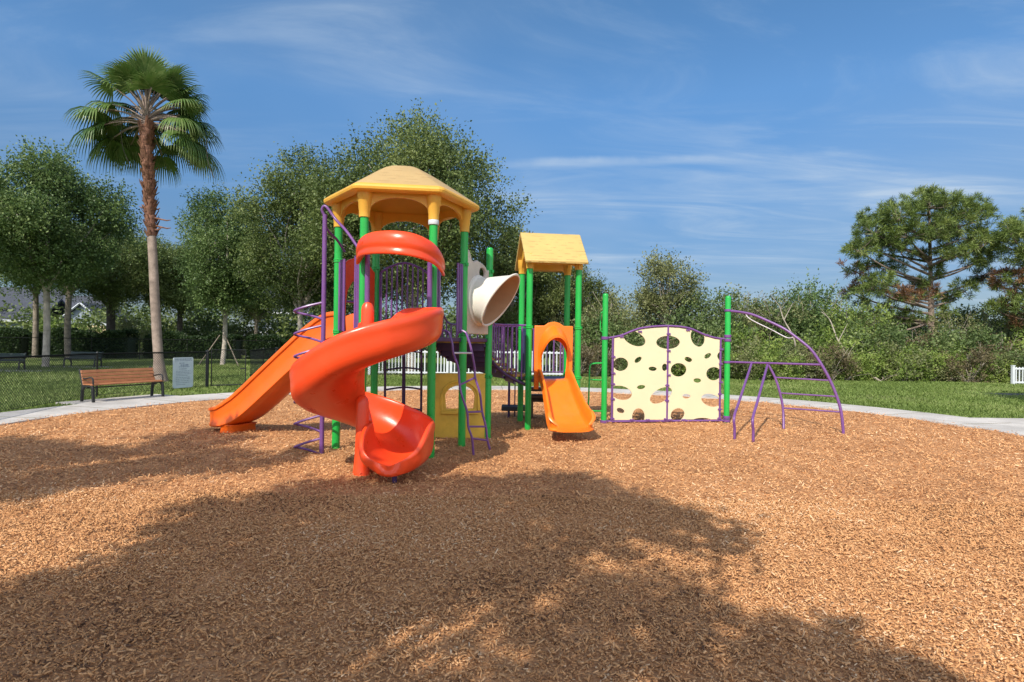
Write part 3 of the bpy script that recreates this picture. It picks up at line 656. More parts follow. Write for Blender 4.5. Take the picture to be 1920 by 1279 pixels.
# red arch panel over the top of that slide
ex = (HP[0] - HP[1]).normalized()
out = [(.05, 1.72), (.16, 1.72), (.16, 2.15), (.20, 2.36), (.31, 2.50), (.46, 2.55), (.61, 2.50), (.72, 2.36), (.76, 2.15), (.76, 1.72), (.87, 1.72), (.87, 2.70), (.70, 2.82), (.46, 2.90), (.22, 2.82), (.05, 2.70)]
c = MB(); c.prism(out, (HP[1].x, HP[1].y, 0), ex, UPZ, ex.cross(UPZ), .05); c.build('entry_arch', 'red', big, bevel=.012)
c = MB(); c.tube([Vector((HP[1].x, HP[1].y, 2.2)) + ex * .12, Vector((HP[1].x, HP[1].y, 2.2)) + ex * .8], .018, 8); c.build('sit_down_bar', 'purple', big)

S1 = (F1 + F2) / 2
small = trough('short_slide', 'orange', Vector((S1.x, S1.y, 0)), (.16, -.987, 0), [(0, .955), (.12, .94), (.35, .80), (.7, .545), (.95, .37), (1.15, .275), (1.32, .245), (1.46, .24)],
               lambda s: .54 + .18 * max(0, s - .45) - 14 * max(0, s - 1.34) ** 2, lambda s: .19 + .08 * min(1, s) - 3.2 * max(0, s - 1.22) ** 2, .35)
# entry panel with hood
c = MB(); nrm = Vector((su.y, -su.x, 0))
out = [(.10, .76), (.19, .76), (.19, 1.30)]
for i in range(0, 13):
    ph = pi - pi * i / 12; out.append((.46 + .25 * cos(ph), 1.36 + .31 * sin(ph)))
out += [(.73, 1.30), (.73, 1.02), (.82, 1.02), (.82, 1.93), (.64, 1.93), (.56, 1.985), (.46, 2.005), (.36, 1.985), (.28, 1.93), (.10, 1.93)]
c.prism(out, (F1.x, F1.y, 0), su, UPZ, nrm, .05); ep = c.build('entry_panel', 'orange', small, bevel=.012)
c = MB(); ri, ro = [], []
rings = []
for i in range(25):
    ph = pi * 1.16 - (pi * 1.32) * i / 24; dpt = .05 + .30 * max(0, sin(ph)) ** .7
    b0 = Vector((F1.x, F1.y, 0)) + su * (.46 + .30 * cos(ph)) + UPZ * (1.38 + (.56 if sin(ph) > 0 else .8) * sin(ph)) + nrm * .02
    b1 = Vector((F1.x, F1.y, 0)) + su * (.46 + .265 * cos(ph)) + UPZ * (1.34 + (.42 if sin(ph) > 0 else .8) * sin(ph)) + nrm * dpt
    i0 = Vector((F1.x, F1.y, 0)) + su * (.46 + .265 * cos(ph)) + UPZ * (1.36 + (.50 if sin(ph) > 0 else .8) * sin(ph)) + nrm * .02
    i1 = Vector((F1.x, F1.y, 0)) + su * (.46 + .235 * cos(ph)) + UPZ * (1.33 + (.385 if sin(ph) > 0 else .8) * sin(ph)) + nrm * dpt
    rings.append([b0, b0 * .5 + b1 * .5 + UPZ * .03 * max(0, sin(ph)), b1, i1, i0 * .5 + i1 * .5, i0])
c.sweep(rings); c.build('hood', 'orange', small, angle=50)

# ---- corkscrew climber: a pole with V-shaped steps, bent over to the roof posts
def corkscrew():
    b0 = G(603, 856); Y = b0.y; m = MB()
    m.tube([Vector((b0.x, Y, -.1)), Vector((b0.x, Y, 3.36))], .032, 12)
    o = m.build('corkscrew_climber', 'purple', play)
    for py in (584, 627, 669, 711, 754, 795, 838):
        tip = P(554, py, Y + .02); mid = P(603, py, Y)
        z = tip.z; t = MB()
        a = Vector((b0.x, Y, z + .13)); c_ = Vector((b0.x, Y, z - .105))
        t.tube(cr([a, a * .5 + tip * .5 + Vector((0, -.05, .012)), tip + Vector((.03, -.06, .02)), tip + Vector((-.008, 0, -.006)), tip + Vector((.03, .06, -.02)), c_ * .5 + tip * .5 + Vector((0, .05, 0)), c_], 5), .0165, 8)
        t.build('step', 'purple', o)
    top = Vector((b0.x, Y, 3.36))
    t = MB(); t.tube(cr([top + Vector((0, 0, -.03)), top + Vector((-.035, -.02, .06)), top + Vector((.02, -.03, .105)), P(630, 412, Y - .05), P(650, 434, Y - .2), P(671, 464, 7.80)], 6), .020, 10); t.build('handrail', 'purple', o)
    t = MB(); t.tube(cr([top + Vector((0, .0, -.15)), P(618, 436, Y + .1), P(632, 450, Y + .25), P(646, 472, 8.55)], 6), .018, 10); t.build('handrail', 'purple', o)
corkscrew()

# ---- wavy ladder climber on the right of the big tower
def wavy_ladder():
    mid = (HP[3] + HP[4]) / 2
    L = [P(842, 624, 8.28), P(848, 645, 8.22), P(850, 662, 8.22), P(859, 690, 8.26), P(862, 722, 8.24), P(866, 742, 8.22), P(876, 773, 8.24), P(878, 800, 8.24), P(885, 822, 8.24), P(888, 858, 8.26)]
    R = [P(874, 624, 8.60), P(881, 645, 8.54), P(885, 662, 8.54), P(890, 690, 8.58), P(891, 708, 8.56), P(900, 738, 8.54), P(904, 772, 8.56), P(911, 800, 8.56), P(914, 826, 8.56), P(921, 850, 8.58)]
    L[-1].z = max(L[-1].z, -.03)
    m = MB(); m.tube(cr(L, 5), .0165, 8); m.tube(cr(R, 5), .0165, 8)
    m.tube([L[-1], R[-1]], .0165, 8)
    o = m.build('wavy_ladder', 'purple', play)
    for i in (2, 4, 6, 7, 8):
        r = MB(); r.tube([L[i], R[i]], .014, 8); r.build('rung', 'steel' if i == 2 else 'purple', o)
    for q in (L, R):
        h = MB(); h.tube(cr([q[0], q[0] + Vector((-.08, .03, .03)), q[0] + Vector((-.15, .06, -.06))], 5), .0165, 8); h.build('hook', 'purple', o)
wavy_ladder()

# ---- beige panel with the slanted funnel
def funnel_panel():
    ex = (T6 - HP[4]); Lw = ex.length; ex = ex.normalized(); n = Vector((ex.y, -ex.x, 0))
    o0 = Vector((HP[4].x, HP[4].y, 0))
    out = [(.07, 1.74), (Lw - .07, 1.74), (Lw - .07, 2.80), (Lw - .13, 2.76), (Lw - .20, 2.83), (Lw - .28, 2.86), (.52, 2.88), (.40, 2.90), (.30, 2.86), (.22, 2.88), (.16, 2.98), (.11, 3.03), (.07, 2.98)]
    m = MB(); m.prism(out, o0, ex, UPZ, n, .05)
    cut = MB()
    cc = o0 + ex * (Lw / 2) + UPZ * 2.27
    cut.sweep([[cc + n * s + ex * (.24 * cos(2 * pi * i / 24)) + UPZ * (.24 * sin(2 * pi * i / 24)) for i in range(24)] for s in (-.2, .2)])
    c2 = o0 + ex * (Lw * .66) + UPZ * 2.72
    cut.sweep([[c2 + n * s + ex * (.12 * cos(2 * pi * i / 20)) + UPZ * (.085 * sin(2 * pi * i / 20)) for i in range(20)] for s in (-.2, .2)])
    pan = m.build('funnel_panel', 'beige', play, cut=cut, bevel=.012)
    def ring(f, r, tilt, dn=0.0):
        return [cc + n * (f + tilt * sin(a)) + ex * (r * cos(a)) + UPZ * (r * sin(a) + dn) for a in [2 * pi * i / 40 for i in range(40)]]
    m = MB(); m.sweep([ring(.025, .40, 0), ring(.055, .395, 0), ring(.065, .355, .0)] + [ring(.065 + .32 * k, .35 + .035 * k, .25 * k) for k in (.12, .4, .7, .95)] + [ring(.395, .40, .255), ring(.415, .408, .26), ring(.425, .395, .262), ring(.415, .372, .26)], caps=False)
    fn = m.build('funnel', 'bone', pan, angle=30)
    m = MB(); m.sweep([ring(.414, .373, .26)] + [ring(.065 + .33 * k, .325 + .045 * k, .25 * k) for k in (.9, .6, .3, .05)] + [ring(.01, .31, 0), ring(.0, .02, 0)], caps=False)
    m.build('funnel_shaded_inside', 'bone_shade', pan, angle=30)  # funnel's inner wall, darker tan standing in for shade
funnel_panel()

# ---- yellow play panel with an arched window under the stairs deck
def window_panel():
    a = Vector((HP[5].x, HP[5].y, 0)); ex = (T6 - HP[5]); Lw = ex.length; ex = ex.normalized(); n = Vector((ex.y, -ex.x, 0))
    out = [(.04, .02), (Lw - .03, .02), (Lw - .03, 1.10), (.04, 1.10)]
    cut = MB(); w = []
    for i in range(15):
        ph = pi * i / 14; w.append((Lw / 2 + .24 * cos(ph), .72 + .18 * sin(ph)))
    w += [(Lw / 2 - .22, .52), (Lw / 2 + .22, .52)]
    cut.prism(w, a, ex, UPZ, n, .3)
    m = MB(); m.prism(out, a, ex, UPZ, n, .06)
    o = m.build('window_panel', 'mustard', play, cut=cut, bevel=.012)
    r = MB(); pts = [a + ex * (Lw / 2 + .30 * cos(pi * i / 20)) + UPZ * (.72 + .25 * sin(pi * i / 20)) + n * .03 for i in range(21)]
    r.tube([a + ex * (Lw / 2 + .30) + UPZ * .5 + n * .03] + pts + [a + ex * (Lw / 2 - .30) + UPZ * .5 + n * .03], .024, 8); r.build('window_frame', 'mustard', o)
    r = MB(); r.box(a + ex * (Lw / 2) + UPZ * .46 + n * .04, (.62, .05, .06), math.atan2(ex.y, ex.x)); r.build('sill', 'mustard', o, bevel=.01)
window_panel()

# ---- climber at the back of the big tower
def back_climber():
    m = MB(); xs = [(722, 9.75), (757, 9.80), (790, 9.85)]
    for px, Y in xs:
        a = P(px, 625, Y - .2); b_ = P(px, 660, Y); c_ = P(px, 720, Y + .06); d_ = Vector((c_.x, Y + .08, -.05)); m.tube(cr([a, b_, c_, d_], 5), .020 if px != 757 else .03, 8)
    o = m.build('back_climber', 'plum', play)
    for py in (662, 694, 731, 770):
        r = MB(); A, Cq = P(722, py, 9.77), P(790, py - 1, 9.87); r.tube(cr([A, (A + Cq) / 2 + Vector((0, .1, .03)), Cq], 6), .015, 8); r.build('rung', 'plum', o)
back_climber()

# ---- stepped bridge from the big deck down to the small tower
def stairs():
    e = (HP[5] + T6) / 2; p0 = Vector((e.x, e.y, 0)); p1 = p0 + Vector((-.10, 1.42, 0)); p2 = (F1 + B1) / 2
    bz = lambda t: p0 * (1 - t) ** 2 + p1 * (2 * t * (1 - t)) + p2 * t * t
    tg = lambda t: ((p1 - p0) * (1 - t) + (p2 - p1) * t).normalized()
    nT = 7; root = None
    def stringer(side):
        pts = []
        for i in range(11):
            t = i / 10; q = bz(t); s_ = Vector((-tg(t).y, tg(t).x, 0)) * side
            pts.append(q + s_ * .40 + UPZ * (DECK - .12 - (DECK - SDECK) * t))
        return pts
    m = MB(); m.tube(stringer(1), .03, 8); m.tube(stringer(-1), .03, 8); root = m.build('stepped_bridge', 'plum', play)
    for i in range(nT):
        t = (i + .5) / nT; q = bz(t); a = math.atan2(tg(t).y, tg(t).x); z = DECK - (DECK - SDECK) * (i + .6) / (nT + .2)
        s = MB(); s.box((q.x, q.y, z), (.29, .82, .05), a); s.build('tread', 'tread', root, bevel=.012)
        s = MB(); r_ = q - tg(t) * .125; s.box((r_.x, r_.y, z - .09), (.03, .78, .125), a); s.build('riser', 'plum', root, bevel=.006)
    for side in (1, -1):
        top, nb = [], 15
        for i in range(nb + 1):
            t = i / nb; q = bz(t) + Vector((-tg(t).y, tg(t).x, 0)) * side * .44; z = DECK - (DECK - SDECK) * t
            zt = max(1.93, DECK + .90 - 2.0 * t * .9); top.append(q + UPZ * zt)
            if side == -1 and (t < .02 or t > .98): continue
            s = MB(); s.tube([q + UPZ * (z - .06), q + UPZ * zt], .0145, 8, caps=False); s.build('railing_bar', 'purple', root)
        s = MB(); s.tube(cr(top, 2), .02, 8); s.build('handrail', 'purple', root)
stairs()

# ---- transfer steps behind the small tower
def transfer():
    m = MB(); m.box((.06, 12.35, .235), (.52, .46, .09)); o = m.build('transfer_step', 'rubber', play, bevel=.015)
    for px, Y in ((955, 12.3), (966, 12.5)):
        q = P(px, 700, Y); s = MB(); s.tube([Vector((q.x, Y, -.05)), Vector((q.x, Y, .92))], .026 if px == 955 else .014, 10); s.build('pole', 'plum', o)
    for k, (z, y) in enumerate(((.42, 12.3), (.66, 12.05), (.50, 12.2))):
        s = MB(); s.box((.78, y, z), (.86, .34, .07)); s.build('plank', 'brown', o, bevel=.012)
    for x in (.42, 1.16): s = MB(); s.box((x, 12.2, .22), (.07, .3, .44)); s.build('support', 'brown', o, bevel=.01)
transfer()

# ================================================================ climbing wall with arched ladder
W1, W2 = G(1132, 797), G(1362, 795)
def onplane(px, py, A, Bq):
    d = ray(px, py); e = Bq - A; nx, ny = e.y, -e.x
    t = (A.x * nx + A.y * ny) / (d.x * nx + d.y * ny)
    p = Vector((d.x * t, d.y * t, CAM_H + d.z * t)); return p
WE = (W2 - W1).normalized(); WN = Vector((WE.y, -WE.x, 0))
def wz(zx, zy):
    p = onplane(1080 + zx * .28125, 520 + zy * .28125, W1, W2); return ((p - W1).dot(WE), p.z)
wall = thing('climbing_wall', 'cream climbing wall with round holes between two green posts and a purple arched ladder', 'climbing wall', ((W1.x + W2.x) / 2, (W1.y + W2.y) / 2, 0))
for p, z1, cl in ((W1, 2.60, ()), (W2, 2.62, ())):
    post(p, z1, True, cl, wall)
def climbing_wall():
    UM = wz(610, 600)[0]; UL = wz(243, 600)[0]; UR = wz(962, 600)[0]; ZB = .07
    arcL = [wz(x, y) for x, y in ((215, 405), (300, 388), (370, 360), (430, 340), (520, 328), (610, 324))]
    arcR = [wz(x, y) for x, y in ((610, 324), (700, 330), (770, 345), (850, 380), (920, 402), (995, 412))]
    def pt(u, z, out=0.0): return W1 + WE * u + UPZ * z + WN * out
    # holes in zoom pixels: cx, cy, rx, ry, angle
    holes = [(388, 408, 82, 48, 22), (613, 434, 84, 47, 0), (810, 402, 48, 68, -24), (877, 524, 27, 17, -28), (748, 548, 28, 17, 18), (413, 550, 28, 17, -35), (297, 580, 52, 47, 0),
             (510, 610, 29, 15, 5), (590, 600, 19, 26, 0), (683, 617, 56, 48, 0), (917, 643, 54, 48, 0), (808, 688, 28, 16, 5), (433, 732, 29, 15, -5), (300, 770, 76, 48, 14), (566, 787, 84, 48, -27),
             (735, 793, 29, 16, 4), (900, 820, 74, 44, 16), (296, 888, 28, 17, 22), (415, 930, 44, 60, 0), (676, 915, 50, 44, -20), (838, 962, 78, 27, 0), (968, 525, 30, 32, 0)]
    su_ = (UR - UL) / (962 - 243); sz = (wz(600, 400)[1] - wz(600, 900)[1]) / 500
    cut = MB()
    for i, (cx, cy, rx, ry, a) in enumerate(holes):
        cu, cz = wz(cx, cy); a = radians(-a); ring = []
        for k in range(36):
            x, y = .94 * rx * su_ * cos(2 * pi * k / 36), .94 * ry * sz * sin(2 * pi * k / 36)
            ring.append((cu + x * cos(a) - y * sin(a), cz + x * sin(a) + y * cos(a)))
        cut.prism(ring, W1, WE, UPZ, WN, .2)
    def clip(u): return arcL if u < UM else arcR
    def arcz(u):
        q = arcL + arcR[1:]; return float(np.interp(u, [x for x, _ in q], [z for _, z in q]))
    for u0, u1 in ((UL + .028, UM - .02), (UM + .02, UR - .028)):
        out = [(u0, ZB + .03), (u1, ZB + .03)] + [(u1 + (u0 - u1) * k / 10, arcz(u1 + (u0 - u1) * k / 10) - .03) for k in range(11)]
        m = MB(); m.prism(out, W1, WE, UPZ, WN, .022)
        m.build('climbing_panel', 'cream', wall, cut=cut, bevel=.004)
    m = MB(); m.tube(cr([pt(.05, arcL[0][1])] + [pt(u, z) for u, z in arcL + arcR[1:]] + [pt((W2 - W1).length - .05, arcR[-1][1])], 4), .021, 10); m.build('arched_rail', 'purple', wall)
    m = MB(); m.tube([pt(.05, ZB), pt((W2 - W1).length - .05, ZB)], .022, 10); m.build('bottom_rail', 'purple', wall)
    for u in (UL, UM, UR):
        m = MB(); m.tube([pt(u, ZB), pt(u, arcz(u))], .022, 10); m.build('stile', 'purple', wall)
    for x, y in ((247, 530), (247, 640), (245, 712), (243, 812), (240, 942), (615, 378), (615, 490), (615, 562), (615, 652), (606, 720), (604, 822), (596, 944), (966, 480), (962, 577), (962, 700), (957, 778), (955, 880), (952, 940), (370, 950), (476, 950), (626, 950), (716, 950), (302, 396), (424, 362), (744, 352), (868, 386)):
        u, z = wz(x, y); q = pt(u, z, .012); s = MB()
        for k in (-1, 1): 
            c_ = q + WE * (.022 * k); s.sweep([[c_ + WN * o_ + WE * (.02 * cos(2 * pi * i / 10)) + UPZ * (.02 * sin(2 * pi * i / 10)) for i in range(10)] for o_ in (-.02, .02)])
        s.box(q, (.05, .034, .022), math.atan2(WE.y, WE.x)); s.build('panel_clip', 'purple', wall)
    for p, zs in ((W1, (arcL[0][1], ZB)), (W2, (arcR[-1][1] - .02, arcR[-1][1] + .06, ZB, ZB + .07))):
        for z in zs:
            s = MB(); s.lathe((p.x, p.y, z), [(.058, -.03), (.07, -.028), (.072, 0), (.07, .028), (.058, .03)], 18, caps=False); s.build('collar', 'purple', wall)
    # arched ladder
    A, Bq = W2, Vector((G(1582, 817).x, G(1582, 817).y, 0))
    oz = lambda zx, zy: onplane(1080 + zx * .28125, 520 + zy * .28125, A, Bq)
    arch = [oz(*q) for q in ((1035, 226), (1090, 231), (1180, 250), (1290, 296), (1390, 345), (1470, 402), (1560, 476), (1620, 556), (1680, 660), (1730, 772), (1768, 900))] + [Vector((Bq.x, Bq.y, -.05))]
    m = MB(); m.tube(cr(arch, 5), .026, 10); lad = m.build('arched_ladder', 'purple', wall)
    m = MB(); m.tube([oz(1022, 565), oz(1630, 583)], .021, 10); m.build('cross_bar', 'purple', lad)
    m = MB(); gl = G(1469.5, 808); m.tube(cr([oz(1283, 585), oz(1325, 665), oz(1358, 765), oz(1380, 880), Vector((gl.x, gl.y, -.05))], 5), .023, 10); m.build('rail', 'purple', lad)
    for l, r in (((1330, 668), (1688, 688)), ((1360, 772), (1730, 795)), ((1384, 872), (1756, 898))):
        m = MB(); m.tube([oz(*l), oz(*r)], .015, 8); m.build('rung', 'purple', lad)
    for (bx, by), (tx, ty) in (((1377, 828), (1170, 575)), ((1412, 832), (1277, 582))):
        g = G(bx, by); t = oz(tx, ty); kz = g + UPZ * .42 + Vector((-.01, 0, 0))
        m = MB(); m.tube(cr([g - UPZ * .05, g + UPZ * .2, kz, kz + (t - kz) * .25, kz + (t - kz) * .75, t], 4), .023, 10); m.build('leg', 'purple', lad)
    m = MB(); m.tube(cr([oz(1130, 243), oz(1150, 270), oz(1200, 300), oz(1300, 348), oz(1400, 400), oz(1440, 402), oz(1462, 395)], 5), .0095, 8); m.build('hand_hold', 'steel', lad)
    for z in (2.33, 1.27):
        s = MB(); s.lathe((W2.x, W2.y, z), [(.058, -.025), (.07, -.022), (.07, .022), (.058, .025)], 18, caps=False); s.build('collar', 'purple', lad)
    # green loop rail and handle on the first post
    q = lambda px, py: onplane(px, py, W1, W2)
    m = MB(); m.tube(cr([q(1131, 681), q(1112, 682), q(1106, 688), q(1105, 710), q(1104, 745), q(1105, 768), q(1131, 771)], 5), .016, 8); lp = m.build('loop_rail', 'green', wall)
    m = MB(); m.tube([q(1105, 712), q(1131, 713)], .014, 8); m.build('rung', 'green', lp)
    m = MB(); m.tube(cr([q(1136, 583), q(1128, 586), q(1126, 592), q(1126, 615), q(1127, 621), q(1136, 626)], 5), .012, 8); m.build('handle', 'green', wall)
climbing_wall()
# ================================================================ benches, fences, sign
def make_bench(name, label, wood, metal, loc, rz, group=None):
    """seat faces -Y in its own frame, 1.83 m long along X"""
    t = thing(name, label, 'bench', (0, 0, 0), group)
    L_ = 1.80
    for sx in (-1, 1):
        x = sx * (L_ / 2 - .03); m = MB()
        prof_f = [(-.30, .0), (-.24, .0), (-.225, .20), (-.205, .36), (-.16, .41), (.06, .40), (.14, .30), (.165, .0), (.225, .0), (.205, .30), (.175, .44), (.30, .86), (.285, .90), (.24, .88), (.13, .47), (.05, .445), (-.22, .455), (-.265, .42)]
        m.prism(prof_f, (x, 0, 0), (0, 1, 0), UPZ, (1, 0, 0), .055)
        fr = m.build('end_frame', metal, t, bevel=.008)
        a = MB(); a.tube(cr([(x, -.235, .44), (x, -.25, .56), (x, -.21, .655), (x, -.08, .66), (x, .06, .63), (x, .19, .645)], 5), .02, 8); a.build('armrest', metal, fr)
    for k, (y, z) in enumerate(((-.215, .455), (-.115, .463), (-.015, .458), (.075, .455))):
        s = MB(); s.box((0, y, z + .018), (L_, .088, .035)); s.build('seat_slat', wood, t, bevel=.008)
    for k in range(4):
        h = .53 + .095 * k; y = .128 + (h - .45) * .27
        s = MB(); s.box((0, y - .03, h), (L_, .03, .086), mtx=Matrix.Rotation(radians(-15), 3, 'X')); s.build('back_slat', wood, t, bevel=.008)
    s = MB(); s.tube([(-L_ / 2 + .03, .0, .38), (L_ / 2 - .03, .0, .38)], .018, 8); s.build('stretcher', metal, t)
    t.location = loc; t.rotation_euler = (0, 0, rz); t.scale = (1, .95, .87); return t
bd = Vector((.405, .914, 0))
p0 = G(173.5, 759); p1 = G(308, 747); ang = math.atan2((p1 - p0).y, (p1 - p0).x)
nb = Vector((-sin(ang), cos(ang), 0)); mid = (p0 + p1) / 2 + nb * .27
make_bench('park_bench', 'brown slatted bench with black metal ends beside the curved path', 'bench_wood', 'black', (mid.x, mid.y, .05), ang)
m = MB(); m.box((mid.x + nb.x * -.1, mid.y - nb.y * .1, .023), (2.5, 1.25, .05), ang); m.build('bench_pad', 'concrete', kind='structure', bevel=.01)
gb = G(148, 689)
make_bench('park_bench', 'dark green bench by the hedge behind the chain-link fence', 'dark_green_metal', 'black', (gb.x, gb.y + .3, .03), radians(-8))
m = MB(); m.box((gb.x + .1, gb.y + .1, .01), (2.6, 1.0, .05), radians(-8)); m.build('bench_pad', 'concrete', kind='structure')
gb = G(-12, 696)
make_bench('park_bench', 'dark bench cut off by the picture edge behind the chain-link fence', 'dark_green_metal', 'black', (gb.x, gb.y + .3, .03), radians(12))
m = MB(); m.box((gb.x + .8, gb.y + .1, .01), (2.9, 1.2, .05), radians(5)); m.build('bench_pad', 'concrete', kind='structure')

def chain_link(name, label, pts, posts, h=1.15, cell=.075, thick_last=False, r_post=.026, group=None):
    root = thing(name, label, 'fence', (pts[0][0], pts[0][1], 0), group)
    V = [Vector((x, y, 0)) for x, y in pts]
    m = MB(); m.tube([v + UPZ * h for v in V], .021, 8); m.build('top_rail', 'matte_black', root)
    m = MB(); m.tube([v + UPZ * .06 for v in V], .006, 6); m.build('tension_wire', 'black', root)
    for k, (x, y, r) in enumerate(posts):
        m = MB(); m.lathe((x, y, 0), [(r, -.1), (r, h - .01), (r * 1.25, h), (r * 1.25, h + .03), (r * .4, h + .06)], 12); m.build('post', 'black', root)
    m = MB()
    for a, b_ in zip(V[:-1], V[1:]):
        L_ = (b_ - a).length; e = (b_ - a) / L_; n = int(L_ / cell)
        for i in range(-int(h / cell), n + 1):
            for sgn in (1, -1):
                s0 = i * cell; x0, z0, x1, z1 = s0, .06, s0 + (h - .06), h
                if sgn < 0: x0, x1 = s0 + (h - .06), s0
                # clip to [0, L]
                def cl(x0, z0, x1, z1):
                    if x0 > x1: x0, z0, x1, z1 = x1, z1, x0, z0
                    if x1 <= 0 or x0 >= L_: return None
                    k = (z1 - z0) / (x1 - x0)
                    if x0 < 0: z0 -= k * x0; x0 = 0
                    if x1 > L_: z1 -= k * (x1 - L_); x1 = L_
                    return x0, z0, x1, z1
                q = cl(x0, z0, x1, z1)
                if q: m.tube([a + e * q[0] + UPZ * q[1], a + e * q[2] + UPZ * q[3]], .0042, 3, caps=False)
    me = m.mesh('chain_link_mesh', 'black', ORG[root.name], smooth=False, fix=False); link_mesh('chain_link_mesh', me, root)
    return root
fpA, fpB = (-10.95, 15.5), (-10.02, 18.75)
GL = G(388, 727); GR = G(460, 725)
chain_link('chain_link_fence', 'black chain-link fence behind the brown bench', [(-9.6, 8.6), (-10.45, 12.0), fpA, (GL.x, GL.y)],
           [(fpA[0], fpA[1], .024), (GL.x, GL.y, .05)], 1.15)
def gate():
    root = thing('gate', 'black framed chain-link gate between two fence posts', 'gate', (GL.x, GL.y, 0)); a, c = GL + (GR - GL).normalized() * .12, GR; h = 1.22; e = (c - a).normalized(); L_ = (c - a).length
    m = MB()
    m.tube([a + UPZ * .07, a + UPZ * h, c + UPZ * h, c + UPZ * .07, a + UPZ * .07], .021, 8); m.build('gate_frame', 'black', root)
    m = MB(); m.tube([c + UPZ * .6 - e * .02, c + UPZ * .6 - e * .16], .02, 8); m.build('latch', 'black', root)
    m = MB(); cell = .075; n = int(L_ / cell)
    for i in range(-20, n + 20):
        for sg in (1, -1):
            z0, z1 = .07, h; x0, x1 = (i * cell, i * cell + (h - .07)) if sg > 0 else (i * cell + (h - .07), i * cell)
            k = (z1 - z0) / (x1 - x0); lo, hi = max(0, min(x0, x1)), min(L_, max(x0, x1))
            if lo < hi: m.tube([a + e * lo + UPZ * (z0 + k * (lo - x0)), a + e * hi + UPZ * (z0 + k * (hi - x0))], .0042, 3, caps=False)
    link_mesh('chain_link_mesh', m.mesh('gate_mesh', 'black', ORG[root.name], smooth=False, fix=False), root)
gate()
g2a = G(493, 714); g2b = G(518, 709)
chain_link('chain_link_fence', 'black chain-link fence run behind the long orange slide', [(GR.x + .1, GR.y + .1), (g2a.x, g2a.y), (g2b.x, g2b.y), (-8.4, 25.5), (-3.0, 27.0)],
           [(g2a.x, g2a.y, .024), (g2b.x, g2b.y, .06), (-8.4, 25.5, .024), (-5.7, 26.2, .024)], 1.2, .10)
hz = G(120, 672)
chain_link('chain_link_fence', 'black chain-link fence in front of the dark hedge', [(-46, 37.0), (-30, 38.6), (-16, 40.5)], [(-46 + 3.0 * i, 37.0 + .115 * 3 * i, .024) for i in range(11)], 1.42, .2)

def notice():
    A_, B_ = Vector((fpA[0], fpA[1], 0)), Vector((GL.x, GL.y, 0)); a = onplane(322, 700, A_, B_); c = onplane(360, 700, A_, B_)
    e = (c - a); e.z = 0; w = e.length; e.normalize(); n = Vector((e.y, -e.x, 0)); z1 = onplane(341, 670, A_, B_).z; z0 = max(.05, onplane(341, 727, A_, B_).z)
    o0 = Vector((a.x, a.y, 0)) + n * .045
    root = thing('notice_sheet', 'pale blue-grey rounded notice board with faded lines of writing on the chain-link fence', 'sign', (o0.x, o0.y, 0))
    r = .06; out = []
    for cx, cz, s in ((w - r, z1 - r, 0), (r, z1 - r, 90), (r, z0 + r, 180), (w - r, z0 + r, 270)):
        for k in range(5):
            t = radians(s + 22.5 * k); out.append((cx + r * cos(t), cz + r * sin(t)))
    m = MB(); m.prism(out, o0, e, UPZ, n, .012); m.build('board', 'notice', root)
    m = MB(); hgt = z1 - z0; rr = random.Random(4)
    for row, (fy, x0, x1, hh) in enumerate([(.06, .10, .92, .035), (.11, .10, .92, .02), (.19, .30, .55, .03), (.255, .36, .75, .05), (.31, .28, .8, .03), (.38, .3, .68, .025), (.45, .14, .85, .018), (.50, .14, .8, .018), (.55, .14, .86, .018), (.60, .14, .7, .018), (.66, .14, .82, .018), (.71, .14, .84, .018), (.77, .14, .75, .018), (.83, .16, .8, .018), (.89, .16, .6, .018)]):
        x = x0
        while x < x1:
            ln = min(rr.uniform(.03, .12), x1 - x)
            m.box(o0 + e * ((x + ln / 2) * w) + UPZ * (z1 - fy * hgt) + n * .0075, (ln * w, .002, hh * hgt), math.atan2(e.y, e.x)); x += ln + rr.uniform(.012, .03)
    m.build('faded_writing', 'notice_ink', root, smooth=False)
notice()

def picket(name, label, a, c, h, step=.145, group=None, wd=.05, bottom=.10, posts=2.2):
    a, c = Vector(a), Vector(c); e = (c - a); L_ = e.length; e.normalize(); rz = math.atan2(e.y, e.x)
    root = thing(name, label, 'fence', (a.x, a.y, 0), group)
    for z in (bottom + .06, h - .08):
        m = MB(); m.box((a + c) / 2 + UPZ * z, (L_, .045, .075), rz); m.build('rail', 'white', root, bevel=.006)
    n = int(L_ / posts)
    for i in range(n + 1):
        p = a + e * (L_ * i / max(1, n)); m = MB(); m.box(p + UPZ * (h / 2), (.11, .11, h + .1), rz); m.prism([(-.065, -.065), (.065, -.065), (.065, .065), (-.065, .065)], p + UPZ * (h + .065), e, Vector((-e.y, e.x, 0)), UPZ, .03)
        m.build('post', 'white', root, bevel=.008)
    k = int(L_ / step); 
    for i in range(1, k):
        p = a + e * (L_ * i / k); m = MB(); m.box(p + UPZ * ((h + bottom) / 2), (wd, .022, h - bottom), rz); m.build('picket', 'white', root)
    return root
picket('picket_fence', 'white picket fence behind the red spiral slide', (-6.4, 26.4, 0), (-2.9, 26.5, 0), 1.17)
picket('picket_fence', 'white picket fence behind the stepped bridge and short orange slide', (-2.75, 26.6, 0), (2.7, 26.9, 0), 1.20, .16)
wf = G(1899, 722)
picket('picket_fence', 'short white picket fence at the edge of the lawn by the pines', (wf.x, wf.y, 0), (wf.x + 3.4, wf.y + .3, 0), .80, .15, bottom=.06, posts=3.0)

